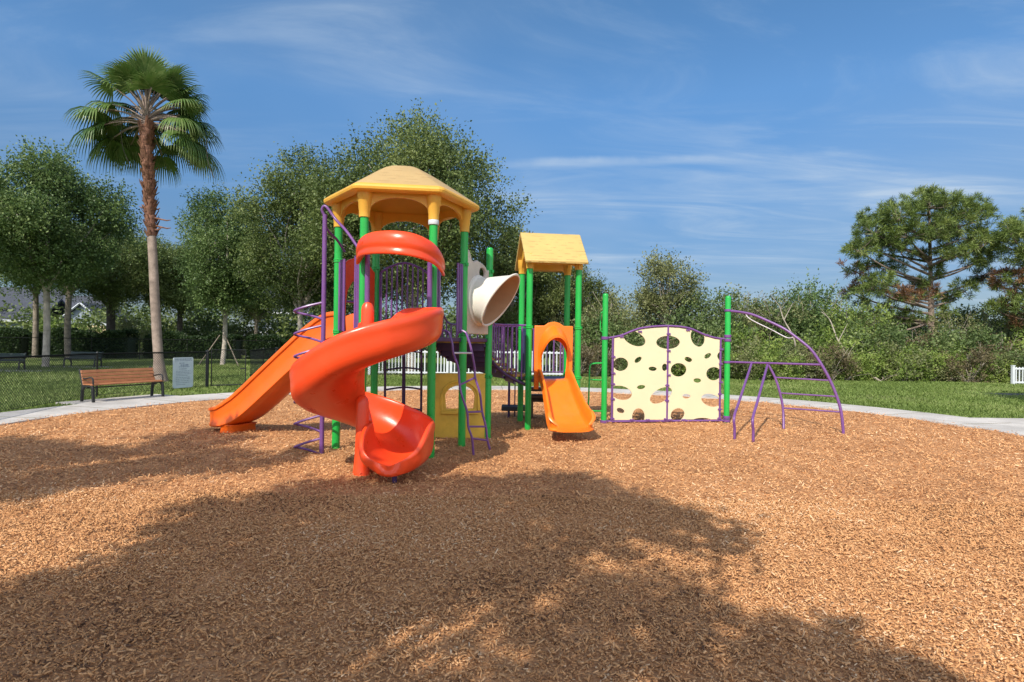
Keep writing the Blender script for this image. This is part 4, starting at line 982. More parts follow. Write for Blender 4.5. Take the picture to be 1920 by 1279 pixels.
# ================================================================ foliage tools
def leaf_cloud(name, C_, D_, ln, wd, rnd, mtl):
    """one diamond leaf per row: base point C_, direction D_"""
    n = len(C_); D_ = D_ / np.maximum(np.linalg.norm(D_, axis=1, keepdims=True), 1e-6)
    q = rng.normal(size=(n, 3)); s = np.cross(D_, q); s /= np.maximum(np.linalg.norm(s, axis=1, keepdims=True), 1e-6)
    ln = np.broadcast_to(np.asarray(ln, float), (n,))[:, None]; wd = np.broadcast_to(np.asarray(wd, float), (n,))[:, None]
    v = np.stack([C_, C_ + D_ * ln * .45 + s * wd / 2, C_ + D_ * ln, C_ + D_ * ln * .45 - s * wd / 2], 1).reshape(-1, 3)
    return np_mesh(name, v, 4, np.arange(n * 4), mtl, rnd)
def unit(n):
    q = rng.normal(size=(n, 3)); return q / np.linalg.norm(q, axis=1, keepdims=True)
def crown_points(clumps, radii, per, sprig_len, leaves, up=.35, jitter=.07):
    """sprigs of leaves growing out of each clump; returns base points, directions, randoms"""
    Cs, Ds, Rs = [], [], []
    for (c, r) in zip(clumps, radii):
        n = max(3, int(per * (r / np.mean(radii)) ** 2)); u = unit(n)
        o = c + u * r * (rng.random((n, 1)) ** .4) * np.array([1, 1, .85]) * .75
        d = u + np.array([0, 0, up]) + rng.normal(0, .35, (n, 3)); d /= np.linalg.norm(d, axis=1, keepdims=True)
        L_ = sprig_len * (.5 + rng.random(n)); t = (np.arange(leaves) + .5) / leaves
        pos = o[:, None, :] + d[:, None, :] * (L_[:, None] * t[None, :])[:, :, None] + rng.normal(0, jitter, (n, leaves, 3))
        dirs = d[:, None, :] * .6 + rng.normal(0, .7, (n, leaves, 3)) + np.array([0, 0, -.1])
        base = rng.random() * .44 - .22
        rn = np.clip(.45 + base + rng.normal(0, .12, (n, 1)) + rng.normal(0, .10, (n, leaves)), 0, 1)
        Cs.append(pos.reshape(-1, 3)); Ds.append(dirs.reshape(-1, 3)); Rs.append(rn.reshape(-1))
    return np.concatenate(Cs), np.concatenate(Ds), np.concatenate(Rs)
def limb(m, a, b_, r0, r1, n=7, wob=.12, seed=0, seg=8):
    rr = random.Random(seed); a, b_ = Vector(a), Vector(b_); L_ = (b_ - a).length
    mid = (a + b_) / 2 + Vector((rr.uniform(-1, 1), rr.uniform(-1, 1), rr.uniform(0, .8))) * wob * L_
    pts = cr([a, a * .5 + mid * .5 + Vector((0, 0, .03 * L_)), mid, b_], 4); k = len(pts)
    m.tube(pts, [r0 + (r1 - r0) * i / (k - 1) for i in range(k)], seg)
def make_tree(seed, h, rx, cb, trunk_r, label=None, leaf='oak_leaf', bark='bark', nclump=42, per=46, leaf_len=.14, sprig=.75, lean=0.0, name='oak_tree', fork=.75, shape=1.0, ry=None, leaves=13, clump_k=.27, cat='tree', group=None, keep=1.0):
    global rng
    rng = np.random.default_rng(seed); rr = random.Random(seed); ry = ry or rx
    root = thing(name, label, cat, (0, 0, 0), group)
    cz = (h + cb) / 2; rz = (h - cb) / 2
    cl, rad = [], []
    tries = 0
    while len(cl) < nclump and tries < 4000:
        tries += 1
        u = unit(1)[0]; k = (.35 + .65 * rng.random() ** .5)
        p = np.array([u[0] * rx * k, u[1] * ry * k, u[2] * rz * k])
        w = 1 - .42 * max(0, p[2] / rz) ** 1.5 * shape - .25 * max(0, -p[2] / rz) ** 2
        p[:2] *= w; r = clump_k * rx * (.6 + .6 * rng.random()) * (1.0 if k > .6 else .8)
        p = p * (1 - .45 * r / rx) + np.array([lean * .8, 0, cz])
        if all(np.linalg.norm(p - q) > .42 * (r + s) for q, s in zip(cl, rad)): cl.append(p); rad.append(r)
    for _ in range(int(nclump * .22)):                 # sprigs that break the outline
        u = unit(1)[0]; u[2] = abs(u[2]) * .9 - .1; p = np.array([u[0] * rx * .93 * (1 - .35 * max(0, u[2])), u[1] * ry * .93 * (1 - .35 * max(0, u[2])), u[2] * rz * .98 + cz]); cl.append(p); rad.append(clump_k * rx * .38)
    m = MB(); fz = cb + (h - cb) * .12; top = Vector((lean, 0, fz))
    tp = cr([(0, 0, -.15), (0, 0, .05), (lean * .3 + rr.uniform(-.05, .05), rr.uniform(-.05, .05), fz * .4), (lean * .8, 0, fz * .8), top], 5); k = len(tp)
    m.tube(tp, [trunk_r * (1.5 if i < 3 else 1.0) * (1 - .28 * i / (k - 1)) for i in range(k)], 12)
    order = sorted(range(len(cl)), key=lambda i: -rad[i])[:22]
    for i in order:
        c = cl[i]; st = Vector((lean * .9, 0, fz * (fork + (1 - fork) * rr.random()))); 
        limb(m, st if c[2] < cz else top, c, trunk_r * rr.uniform(.3, .55), .018, wob=.14, seed=seed * 31 + i)
    m.tube(cr([top, top + Vector((.1, -.1, rz * .6)), (lean, 0, cz + rz * .5)], 4), [trunk_r * .7 * (1 - .1 * i) for i in range(9)], 8)
    m.build('trunk', bark, root)
    C_, D_, R_ = crown_points(np.array(cl), np.array(rad), per * 2.1, sprig, leaves)
    n = len(C_); s = .65 + .7 * rng.random(n)
    link_mesh('crown', leaf_cloud('crown', C_, D_, leaf_len * .92 * s, leaf_len * .54 * s, R_, leaf), root)
    return root
def put(o, p, rz=0.0, sc=1.0):
    o.location = (p[0], p[1], 0); o.rotation_euler = (0, 0, rz); o.scale = (sc, sc, sc) if isinstance(sc, (int, float)) else sc; ORG[o.name] = Vector((p[0], p[1], 0)); return o
def at(px, d): return Vector(((px - CX) / FPX * d, d, 0))

# ---- the oaks behind the playground and round the dog park
GRP = None
put(make_tree(21, 11.5, 4.9, 3.0, .24, 'tallest oak with a pale trunk, rising behind the six-sided yellow roof', 'oak_leaf', 'pale_bark', 70, 48, .125, .95, clump_k=.24, shape=.35), at(772, 27.6))
put(make_tree(22, 11.6, 3.5, 2.6, .16, 'tall narrow oak standing between the staked tree and the tallest oak', 'oak_leaf', 'pale_bark', 40, 56, .125, .8), at(562, 30.5))
put(make_tree(23, 10.6, 2.9, 2.4, .15, 'young oak held by slanting stakes behind the gate', 'oak_leaf_cool', 'pale_bark', 40, 52, .12, .8, lean=.15), at(418, 34))
put(make_tree(24, 10.6, 3.7, 3.9, .17, 'bushy oak with a slender pale trunk beside the dark green bench', 'oak_leaf_cool', 'pale_bark', 46, 54, .125, .85), at(86, 29.2))
put(make_tree(25, 10.4, 4.6, 4.0, .36, 'broad dark oak with a thick trunk behind the hedge', 'oak_leaf', 'dark_bark', 50, 52, .14, .9), at(207, 46))
put(make_tree(26, 9.4, 3.6, 3.7, .26, 'spreading dark oak far behind the palm', 'oak_leaf', 'dark_bark', 40, 46, .14, .9), at(337, 50))
put(make_tree(27, 9.4, 2.6, 4.9, .20, 'oak with a brown trunk just behind the slender pale trunk', 'oak_leaf_cool', 'bark', 30, 46, .13, .8), at(66, 41))
put(make_tree(28, 9.4, 2.6, 4.9, .22, 'oak in front of the gabled blue-grey house', 'oak_leaf', 'bark', 30, 46, .13, .8), at(128, 40))
put(make_tree(29, 10.4, 3.2, 4.6, .22, 'oak at the picture edge in front of the dark-roofed house', 'oak_leaf', 'bark', 40, 46, .13, .8), at(-70, 33))
put(make_tree(30, 8.6, 2.2, 1.2, .14, 'dense oak between the two yellow roofs', 'oak_leaf_olive', 'bark', 34, 46, .12, .7), at(955, 33))
put(make_tree(31, 7.4, 2.0, .8, .10, 'low olive tree just behind the small tower', 'oak_leaf_olive', 'bark', 30, 40, .12, .7), at(1035, 35))
put(make_tree(32, 6.6, 1.6, .8, .09, 'slim tree beside the small gabled roof', 'oak_leaf_olive', 'bark', 22, 30, .12, .7), at(1098, 37))
put(make_tree(33, 10.5, 3.8, 3, .2, 'oak showing in the gap beyond the staked tree', 'oak_leaf', 'bark', 40, 40, .14, .9), at(480, 52))
put(make_tree(34, 9.5, 3.8, 3, .2, 'small far oak left of the tallest oak', 'oak_leaf', 'dark_bark', 40, 40, .14, .9), at(640, 48))
# stakes of the young oak
sp = at(418, 34)
for k, (dx, dy) in enumerate(((-1.1, -.7), (1.25, -.6))):
    m = MB(); m.tube([sp + Vector((dx, dy, -.1)), sp + Vector((dx * .12, dy * .12, 1.75))], .03, 8)
    m.build('tree_stake', 'bark', label=('slanting stake on the gate side of the young oak', 'slanting stake on the slide side of the young oak')[k], cat='stake', group='stakes of the young oak')

# ---- trees behind the viewer: their shadows lie across the bed
def inside(p, poly):
    c = False; n = len(poly)
    for a in range(n):
        (x0, y0), (x1, y1) = poly[a], poly[a - 1]
        if (y0 > p[1]) != (y1 > p[1]) and p[0] < (x1 - x0) * (p[1] - y0) / (y1 - y0) + x0: c = not c
    return c
def shade_tree(seed, label, poly, holes, trunk, zr, cell, r0, extra=(), per=60, trunk_r=.2):
    """an oak outside the picture whose boughs are laid out from the shadow it throws on the bed"""
    global rng
    rng = np.random.default_rng(seed); rr = random.Random(seed)
    pg = [tuple(G(*q)[:2]) for q in poly] + list(extra); hg = [(G(x, y), r) for x, y, r in holes]
    xs, ys = [q[0] for q in pg], [q[1] for q in pg]; k = 1 / math.tan(SUN_EL); sx, sy = sin(SUN_AZ) * k, cos(SUN_AZ) * k
    cl, rad = [], []
    y = min(ys)
    while y < max(ys):
        x = min(xs)
        while x < max(xs):
            q = (x + rr.uniform(-.4, .4) * cell, y + rr.uniform(-.4, .4) * cell); x += cell
            sm = not all(inside((q[0] + a * .46, q[1] + b_ * .5), pg) for a, b_ in ((1, 0), (-1, 0), (0, 1), (0, -1), (0, 0)))
            if sm and (rr.random() < .12 or not all(inside((q[0] + a * .17, q[1] + b_ * .2), pg) for a, b_ in ((1, 0), (-1, 0), (0, 1), (0, -1), (0, 0)))): continue
            if any((Vector((q[0], q[1], 0)) - h).length < r + r0 * .5 for h, r in hg): continue
            u = sin(q[0] * .9 + 1) * .5 + sin(q[1] * .8) * .5
            z = zr[0] + (zr[1] - zr[0]) * min(1, max(0, .5 + .35 * u + rr.uniform(-.35, .35)))
            cl.append(np.array([q[0] - sx * z, q[1] - sy * z, z])); rad.append(r0 * rr.uniform(.75, 1.25) if not sm else r0 * -.45)
        y += cell
    root = thing('oak_tree', label, 'tree'); t0 = np.array([trunk[0], trunk[1], 0]); cl = [c - t0 for c in cl]
    m = MB(); m.tube(cr([(0, 0, -.1), (.05, .05, zr[0] * .4), (0, 0, zr[0] * .85), (.1, .1, zr[1] * .9)], 5), [trunk_r * (1 - .75 * i / 15) for i in range(16)], 10)
    for i, c in enumerate(cl):
        if i % 2 == 0: limb(m, (0, 0, zr[0] * rr.uniform(.55, 1.0)), c, trunk_r * .3, .012, wob=.1, seed=seed + i, seg=5)
    m.build('trunk', 'bark', root)
    bg = [i for i in range(len(cl)) if rad[i] > 0]; sm_ = [i for i in range(len(cl)) if rad[i] < 0]
    A = crown_points(np.array([cl[i] for i in bg]), np.array([rad[i] for i in bg]), per, .40, 10, jitter=.06); B_ = crown_points(np.array([cl[i] for i in sm_]), np.array([-rad[i] for i in sm_]), per * .42, .22, 9, jitter=.05)
    C_, D_, R_ = (np.concatenate(q) for q in zip(A, B_)); n = len(C_); s = .65 + .7 * rng.random(n)
    link_mesh('crown', leaf_cloud('crown', C_, D_, .14 * s, .085 * s, R_, 'oak_leaf'), root); put(root, trunk)
main_sh = [(-150, 1200), (0, 1108), (200, 1045), (350, 955), (430, 932), (560, 907), (650, 905), (760, 902), (900, 905), (1000, 892), (1060, 884), (1122, 900), (1105, 920), (1190, 930), (1250, 960), (1312, 960), (1335, 985), (1410, 990), (1445, 1045), (1395, 1062),
           (1335, 1090), (1330, 1150), (1400, 1125), (1500, 1118), (1565, 1105), (1610, 1160), (1660, 1230), (1690, 1215), (1715, 1165), (1800, 1200), (1850, 1245), (1800, 1300), (1830, 1500), (-500, 1500), (-400, 1330)]
shade_tree(41, 'shade oak behind the viewer, its shadow across the foreground chips', main_sh,
           [(1095, 1085, .34), (860, 1178, .15), (930, 1155, .15), (700, 1225, .15), (790, 1205, .12), (1000, 1015, .26), (760, 1035, .24), (440, 1052, .22), (210, 1088, .22), (1180, 1250, .20), (1290, 1205, .20), (940, 955, .26), (560, 985, .26), (1385, 1092, .30), (1350, 1120, .24), (1690, 1205, .30), (1220, 1010, .16), (650, 950, .16)],
           (-3.1, -2.2), (4.8, 7.2), .40, .27, per=40)
left_sh = [(-260, 850), (-60, 822), (60, 822), (110, 836), (230, 838), (300, 812), (420, 806), (470, 822), (600, 842), (640, 850), (560, 872), (430, 892), (300, 908), (120, 938), (0, 958), (-260, 1010)]
shade_tree(42, 'shade oak behind the bench side, its shadow streaking the far chips', left_sh,
           [(430, 838, .22), (380, 850, .22), (280, 858, .24), (200, 868, .24), (320, 838, .18), (100, 880, .2), (0, 900, .2), (480, 862, .2)], (-8.4, 1.4), (5.0, 7.0), .45, .28, per=40, trunk_r=.17)
put(make_tree(44, 7.6, 1.4, 4.2, .15, 'shade oak outside the picture beside the lawn', 'oak_leaf', 'bark', 22, 40, .13, .8), (15.3, 13.2))
put(make_tree(45, 10.0, 3.4, 3.5, .2, 'shade oak outside the picture beside the dog park', 'oak_leaf', 'bark', 34, 40, .14, .8), (-24.5, 21.5))

# ---- fan palm
def palm():
    global rng
    rng = np.random.default_rng(5); rr = random.Random(5)
    base = G(300, 716); root = thing('fan_palm', 'tall fan palm with a shaggy red-brown upper trunk', 'palm', (base.x, base.y, 0))
    D = base.y; top = P(274, 236, D); knee = P(286, 470, D)
    def axis(t):
        q = cr([base, P(292, 590, D), knee, P(279, 350, D), top], 10); f = t * (len(q) - 1); i = min(int(f), len(q) - 2); return q[i].lerp(q[i + 1], f - i)
    low = [axis(i / 40 * .56) for i in range(41)]
    m = MB(); m.tube([low[0] - UPZ * .2] + low, [.34] + [(.28 - .115 * min(1, i / 7) if i < 7 else .165 - .02 * i / 40) * (1 + .018 * (i % 2)) for i in range(41)], 16)
    m.build('trunk', 'palm_bark', root)
    up = [axis(.555 + i / 40 * .445) for i in range(41)]
    m = MB(); m.tube(up, [.145 + .02 * sin(i * 2.1) + .05 * i / 40 for i in range(41)], 14)
    boots = m.build('shaggy_trunk', 'palm_boot', root)
    m = MB()                                            # old leaf bases wrapped round the upper trunk
    for i in range(260):
        t = .55 + .45 * rr.random() ** .85; p = axis(t); a = rr.uniform(0, 2 * pi); r = .145 + .09 * (t - .56)
        o_ = Vector((cos(a), sin(a), 0)); s_ = Vector((-sin(a), cos(a), 0)); ln = rr.uniform(.14, .30); k = rr.uniform(.05, .16)
        q = p + o_ * r
        m.add([q - s_ * .07, q + s_ * .07, q + s_ * .035 + UPZ * ln + o_ * k, q - s_ * .035 + UPZ * ln + o_ * k, q + o_ * .03], [(0, 1, 4), (1, 2, 4), (2, 3, 4), (3, 0, 4), (0, 3, 2, 1)])
    m.build('leaf_base', 'palm_boot', boots, smooth=False)
    m = MB()
    for t, a, ln in ((.665, 2.8, .45), (.66, .3, .35), (.63, -.1, .75), (.60, .2, .7), (.58, -.3, .4), (.67, 3.6, .3)):
        p = axis(t); dv = Vector((cos(a), sin(a) * .4, .05 if ln < .6 else -.2)); m = MB(); m.tube([p + dv * .15, p + dv * ln * .8, p + dv * ln + UPZ * .05], [.035, .025, .012], 6); m.build('dry_stub', 'palm_boot', boots)
    stems = MB(); V, Lp, Rn, Vd, Rd = [], [], [], [], []
    nf = 66
    for f in range(nf):
        t = f / (nf - 1); el = radians(84 - 96 * t ** .8 + rr.uniform(-8, 8)); az = f * 2.399963 + rr.uniform(-.25, .25)
        if t > .4 and -2.45 < ((az + pi) % (2 * pi) - pi) < -.7: az += rr.choice((-1, 1)) * 1.5
        if t > .33 and sin(az) < -.4: az = -az
        pet = (.85 + .5 * rr.random()) if t < .2 else 1.0 + .65 * rr.random() + .25 * t; st = top + UPZ * (.50 - .5 * t)
        out = Vector((cos(az), sin(az), 0)); d0 = out * cos(el) + UPZ * sin(el)
        q = [st, st + d0 * pet * .5 + UPZ * .03, st + d0 * pet - UPZ * (.05 + .10 * t) * pet]
        stems.tube(cr(q, 3), [.035, .033, .03, .027, .024, .02, .016], 5)
        hub = q[-1]; fd = (q[2] - q[1]).normalized(); side = fd.cross(UPZ); side = side.normalized() if side.length > .05 else Vector((1, 0, 0)); nrm = side.cross(fd).normalized()
        R = (1.06 + .28 * rr.random()) * (1.0 if t > .15 else 1.1); ns = 32; spread = 100 if t > .25 else 88; fold = .12 + .25 * t; dry = False
        droop = .05 + .95 * t ** .7; fc = rr.uniform(.12, .5)
        for s in range(ns):
            a = radians(-spread + 2 * spread * s / (ns - 1)); dv = (fd * cos(a) + side * sin(a) - nrm * fold * abs(sin(a))).normalized()
            ln = R * (.72 + .28 * cos(a * .62)) * rr.uniform(.93, 1.05); pt = []
            for k, kk in enumerate((0.05, .38, .62, .82, 1.0)):
                g = droop * (.04 * kk + 1.0 * max(0, kk - .40) ** 1.5) * ln * 1.15
                pt.append(hub + dv * ln * kk * (1 - .30 * droop * kk ** 2) - UPZ * g)
            sw_ = dv.cross(nrm).normalized(); ws = (.012, .031, .026, .014, .002)
            tgt = (Vd, Rd) if dry else (V, Rn); c0 = rr.random() * .22 + fc
            for k in range(4):
                tgt[0].extend([pt[k] - sw_ * ws[k], pt[k] + sw_ * ws[k], pt[k + 1] + sw_ * ws[k + 1], pt[k + 1] - sw_ * ws[k + 1]])
                tgt[1].append(min(1, c0 + .2 * rr.random() + (.25 if k >= 3 else 0)))
    # young spear leaves and hanging stalks
    for k in range(5):
        d0 = Vector((rr.uniform(-.25, .25), rr.uniform(-.2, .2), 1)); stems.tube([top, top + d0 * 1.1, top + d0 * 1.9 + Vector((.06, 0, 0))], [.03, .02, .006], 5)
    stems.build('leaf_stalk', 'palm_bark', root)
    link_mesh('crown', np_mesh('crown', np.array([tuple(v - base) for v in V]), 4, np.arange(len(V)), 'palm_leaf', Rn), root)
    per = ns * 16
    for i in range(0, len(Vd), per):
        link_mesh('dry_fan', np_mesh('dry_fan', np.array([tuple(v - base) for v in Vd[i:i + per]]), 4, np.arange(len(Vd[i:i + per])), 'palm_dry', Rd[i // 4:(i + per) // 4]), root)
    m = MB()
    for px, py, qx, qy in ((228, 262, 245, 312), (388, 288, 402, 334)):
        m.tube(cr([P(px, py - 30, D), P(px, py, D), P((px + qx) / 2 - 3, (py + qy) / 2, D), P(qx, qy, D)], 4), .012, 5)
    m.build('hanging_stalk', 'dark_bark', root)
palm()

# ---- pines
def make_pine(seed, label, foot, d, clumps, top, brown, trunk_r=.23):
    """crown of needle clumps carried on long limbs; clumps given where the photograph shows them, spread in depth"""
    global rng
    rng = np.random.default_rng(seed); rr = random.Random(seed)
    loc = at(foot, d); root = thing('pine_tree', label, 'pine', (0, 0, 0), 'pines beyond the lawn')
    tp = P(top[0], top[1], d) - loc; m = MB()
    ax = cr([(0, 0, -.1), (.04, 0, tp.z * .33), (-.05, 0, tp.z * .62), (tp.x, 0, tp.z)], 8); k = len(ax)
    m.tube(ax, [trunk_r * (1 - .8 * i / (k - 1)) for i in range(k)], 10)
    T_ = {False: ([], []), True: ([], [])}
    for (px, py, r) in clumps:
        for dd in ((0,), (-1, 1))[r > 27]:
            Y = d + dd * rr.uniform(.6, 2.0); c = P(px + rr.uniform(-6, 6) * abs(dd), py + rr.uniform(-8, 8) * abs(dd), Y) - loc; R = r / FPX * d
            z0 = max(tp.z * .30, min(tp.z * .93, c.z - abs(c.x) * .22 - .25)); f = z0 / tp.z * (k - 1); i0 = min(k - 2, int(f)); a = ax[i0].lerp(ax[i0 + 1], f - i0)
            mid = a.lerp(c, .55) + Vector((rr.uniform(-.2, .2), rr.uniform(-.2, .2), -.06 * (c - a).length)); pts = cr([a, mid, c - Vector((0, 0, R * .3))], 5)
            m.tube(pts, [.075 * (1 - .75 * j / (len(pts) - 1)) + .008 for j in range(len(pts))], 6)
            bn = any(abs(px - bx) + abs(py - by) < 34 for bx, by in brown)
            for j in range(int(5 + 26 * (R / 1.2) ** 2)):
                u = unit(1)[0]; q = c + Vector((u[0] * R, u[1] * R * 1.1, u[2] * R * .72)) * (rr.random() ** .45)
                if j % 3 == 0: m.tube([pts[-1], pts[-1].lerp(q, .6) - UPZ * .05, q], [.022, .014, .007], 4, caps=False)
                g = T_[bn and rr.random() < .6]; dv = (q - c); dv = dv / max(.05, dv.length); g[0].append(tuple(q)); g[1].append((dv.x, dv.y, dv.z + .5))
    m.build('trunk', 'pine_bark', root)
    for nm, mt, flag in (('crown', 'pine_needle', False), ('brown_needles', 'pine_dead', True)):
        if not T_[flag][0]: continue
        nn = 64; Cc, Dd = np.array(T_[flag][0]), np.array(T_[flag][1]); n = len(Cc)
        dv = rng.normal(size=(n, nn, 3)) * .8 + Dd[:, None, :] * .6; dv /= np.linalg.norm(dv, axis=2, keepdims=True)
        pos = Cc[:, None, :] + rng.normal(0, .07, (n, nn, 3)); ln = .22 + .20 * rng.random((n, nn)); r = np.clip(.45 + rng.normal(0, .17, (n, 1)) + rng.normal(0, .12, (n, nn)), 0, 1)
        link_mesh(nm, leaf_cloud(nm, pos.reshape(-1, 3), dv.reshape(-1, 3), ln.reshape(-1), .032, r.reshape(-1), mt), root)
    put(root, loc)
make_pine(61, 'big round-crowned pine with a bare reddish lower trunk', 1744, 34.5,
          [(1640, 422, 34), (1690, 398, 36), (1738, 378, 30), (1775, 376, 32), (1822, 392, 34), (1852, 402, 22), (1612, 462, 30), (1655, 455, 34), (1703, 440, 36), (1755, 425, 36), (1803, 432, 36), (1842, 448, 30), (1598, 500, 24), (1640, 492, 20), (1785, 472, 30), (1832, 484, 28),
           (1725, 478, 15), (1638, 528, 34), (1598, 545, 20), (1688, 552, 30), (1742, 548, 24), (1782, 560, 24), (1660, 582, 26), (1712, 592, 22), (1842, 520, 20), (1600, 592, 14), (1765, 590, 20), (1615, 570, 14), (1682, 500, 20), (1758, 505, 20), (1720, 528, 16), (1810, 540, 22), (1660, 620, 20), (1690, 470, 24)], (1742, 372),
          [(1610, 500), (1600, 592), (1690, 565), (1742, 575), (1600, 545), (1820, 510)])
make_pine(62, 'pine cut by the picture edge with browning lower boughs', 1948, 32.5,
          [(1900, 425, 28), (1882, 455, 22), (1922, 480, 34), (1895, 520, 30), (1945, 430, 40), (1872, 530, 16), (1932, 560, 34), (1888, 572, 20), (1975, 480, 50), (1990, 560, 50), (1860, 575, 14), (1905, 600, 22), (1960, 395, 30), (2010, 430, 40)], (1955, 390),
          [(1880, 530), (1888, 585)], .2)

# ---- scrub along the far edge of the lawn
def make_shrub(seed, h, r, leaf, label, stems='twig', nstem=7, per=30, nclump=16, leaf_len=.10, sprig=.45, name='shrub', pale=False, group='shrubs along the far edge of the lawn', low=.1, bare=0):
    global rng
    rng = np.random.default_rng(seed); rr = random.Random(seed); root = thing(name, label, 'shrub' if name == 'shrub' else 'tree', (0, 0, 0), group)
    cl, rad = [], []
    for i in range(nclump):
        a = rr.uniform(0, 2 * pi); k = sqrt(rr.random()); z = h * (low + (1 - low) * rr.random() ** .8) * (1 - .35 * k * k)
        cl.append(np.array([cos(a) * r * k, sin(a) * r * k, z * .92])); rad.append(r * rr.uniform(.24, .42))
    m = MB()
    for i in range(nstem):
        c = cl[i % nclump]; limb(m, (rr.uniform(-.12, .12), rr.uniform(-.12, .12), -.05), c, .022 + .008 * h, .008, wob=.1, seed=seed + i, seg=6)
    for i in range(bare):
        a = rr.uniform(0, 2 * pi); e = Vector((cos(a) * r * .8, sin(a) * r * .8, h * rr.uniform(.7, 1.02))); limb(m, (0, 0, 0), e, .035, .01, wob=.12, seed=seed + 90 + i, seg=6)
        for k in range(3):
            q = e * rr.uniform(.45, .85); m.tube([q, q + Vector((rr.uniform(-.5, .5), rr.uniform(-.5, .5), rr.uniform(.3, .9)))], [.014, .005], 5, caps=False)
    m.build('stems', stems, root)
    C_, D_, R_ = crown_points(np.array(cl), np.array(rad), per, sprig, 10, up=.5, jitter=.05)
    n = len(C_); s = .65 + .7 * rng.random(n)
    link_mesh('foliage', leaf_cloud('foliage', C_, D_, leaf_len * 1.1 * s, leaf_len * .55 * s, R_, leaf), root)
    return root
LB = 'bright green shrub at the edge of the lawn'; LD = 'dark green shrub in the scrub beyond the lawn'; LO = 'olive shrub in the scrub beyond the lawn'; LN = 'brownish thin shrub in the scrub beyond the lawn'
protos = [make_shrub(71, 1.9, 1.25, 'shrub_bright', LB, leaf_len=.11), make_shrub(72, 2.1, 1.3, 'shrub_dark', LD), make_shrub(73, 2.2, 1.35, 'shrub_olive', LO), make_shrub(74, 2.0, 1.2, 'shrub_brown', LN, per=22, bare=5), make_shrub(75, 1.5, 1.2, 'shrub_bright', LB, per=34, leaf_len=.13, nclump=14)]
ta = make_shrub(81, 4.6, 1.7, 'shrub_dark', 'small bushy dark tree in the scrub beyond the lawn', 'bark', 9, 30, 26, .12, .6, 'scrub_tree', group='small trees in the scrub', low=.12)
tb = make_shrub(82, 4.4, 1.6, 'shrub_olive', 'small olive tree in the scrub beyond the lawn', 'twig', 9, 26, 24, .12, .6, 'scrub_tree', group='small trees in the scrub', low=.15, bare=4)
tc_ = make_shrub(83, 4.4, 1.5, 'oak_leaf_cool', 'small tree with bare bleached stems in the scrub', 'twig', 9, 28, 24, .12, .6, 'scrub_tree', group='small trees in the scrub', low=.25, bare=4)
used = {}
def plant(pr, px, d, sc, label=None):
    p = at(px, d); rz = random.uniform(0, 6.28)
    if pr.name not in used: used[pr.name] = 1; put(pr, p, rz, sc); o = pr
    else: o = copy_tree(pr, (p.x, p.y, 0), rz, sc)
    if label: o['label'] = label
    return o
random.seed(19)
rows = []
px = 1085
while px < 2060:                                      # front row
    k = random.choices([0, 1, 2, 3, 4], [3, 1.2, 1.6, .9, 3])[0]
    if px < 1200: k = random.choice([1, 2, 3])
    plant(protos[k], px, random.uniform(27.0, 28.6), random.uniform(.62, .98)); px += random.uniform(24, 40)
px = 1075
while px < 2080:                                      # second row
    k = random.choices([0, 1, 2, 3], [1.5, 2, 2, 1.2])[0]
    plant(protos[k], px, random.uniform(29.5, 32), random.uniform(.9, 1.55)); px += random.uniform(38, 74)
for px, d, sc, pr in ((1120, 35, .98, tb), (1155, 33, 1.05, tb), (1205, 37, 1.0, tb), (1290, 35, .95, tb), (1335, 33, 1.08, ta), (1380, 35, 1.12, tb), (1408, 33, .6, tb), (1445, 35, 1.0, ta), (1472, 34, 1.1, tc_), (1512, 34.5, 1.28, tc_), (1548, 33.5, 1.2, tc_), (1582, 35, 1.0, tc_),
                      (1625, 33, .82, tb), (1680, 36, .85, ta), (1730, 37, .85, ta), (1785, 34, .85, tb), (1830, 37, 1.0, ta), (1880, 34, .9, tb), (1925, 36, 1.05, ta), (1985, 34, 1.0, tb), (1060, 34, .75, tb), (1010, 36, .9, ta), (1140, 38, .95, ta), (1245, 38, .9, ta), (2040, 36, 1.1, ta)):
    plant(pr, px, d, sc)
put(make_tree(84, 6.5, 1.95, 3.0, .09, 'airy grey-green tree standing above the climbing wall', 'shrub_olive', 'twig', 26, 22, .13, .7, name='scrub_tree', leaves=9, group=None), at(1246, 33.5))
put(make_shrub(85, 5.5, 2.1, 'oak_leaf_cool', 'tallest bushy tree in the scrub behind the arched ladder', 'twig', 9, 30, 30, .12, .65, 'scrub_tree', group=None, low=.15, bare=3), at(1522, 33.2))
put(make_shrub(86, 4.9, 1.8, 'shrub_olive', 'light olive tree in the scrub just beside the post of the arched ladder', 'twig', 9, 28, 26, .12, .65, 'scrub_tree', group=None, low=.15, bare=3), at(1455, 33.5))
put(make_shrub(87, 4.4, 1.9, 'shrub_bright', 'bright leafy tree in the scrub left of the big pine', 'twig', 9, 28, 26, .12, .65, 'scrub_tree', group=None, low=.1, bare=2), at(1592, 32.5))
# leaning bleached trunks in the scrub
for k, pts in enumerate((((1655, 722, 27), (1600, 680, 28), (1572, 640, 29), (1556, 600, 30), (1540, 585, 30.5)), ((1497, 690, 30), (1490, 640, 30), (1470, 600, 30.5), (1462, 575, 31)))):
    q = [P(*p) for p in pts]; q[0].z = max(-.05, min(q[0].z, .0)); b0 = q[0].copy(); m = MB(); m.tube(cr(q, 4), [.055 * (1 - .75 * i / (4 * (len(q) - 1))) for i in range(4 * (len(q) - 1) + 1)], 7)
    m.tube([q[2], q[2] + Vector((.5, .1, .9))], [.03, .008], 5); m.tube([q[3], q[3] + Vector((-.5, .1, .7))], [.025, .006], 5)
    m.build('dead_tree', 'twig', loc=(b0.x, b0.y, 0), label=('leaning bleached dead trunk at the lawn edge left of the big pine', 'forked bleached dead trunk behind the arched ladder')[k], cat='dead tree')
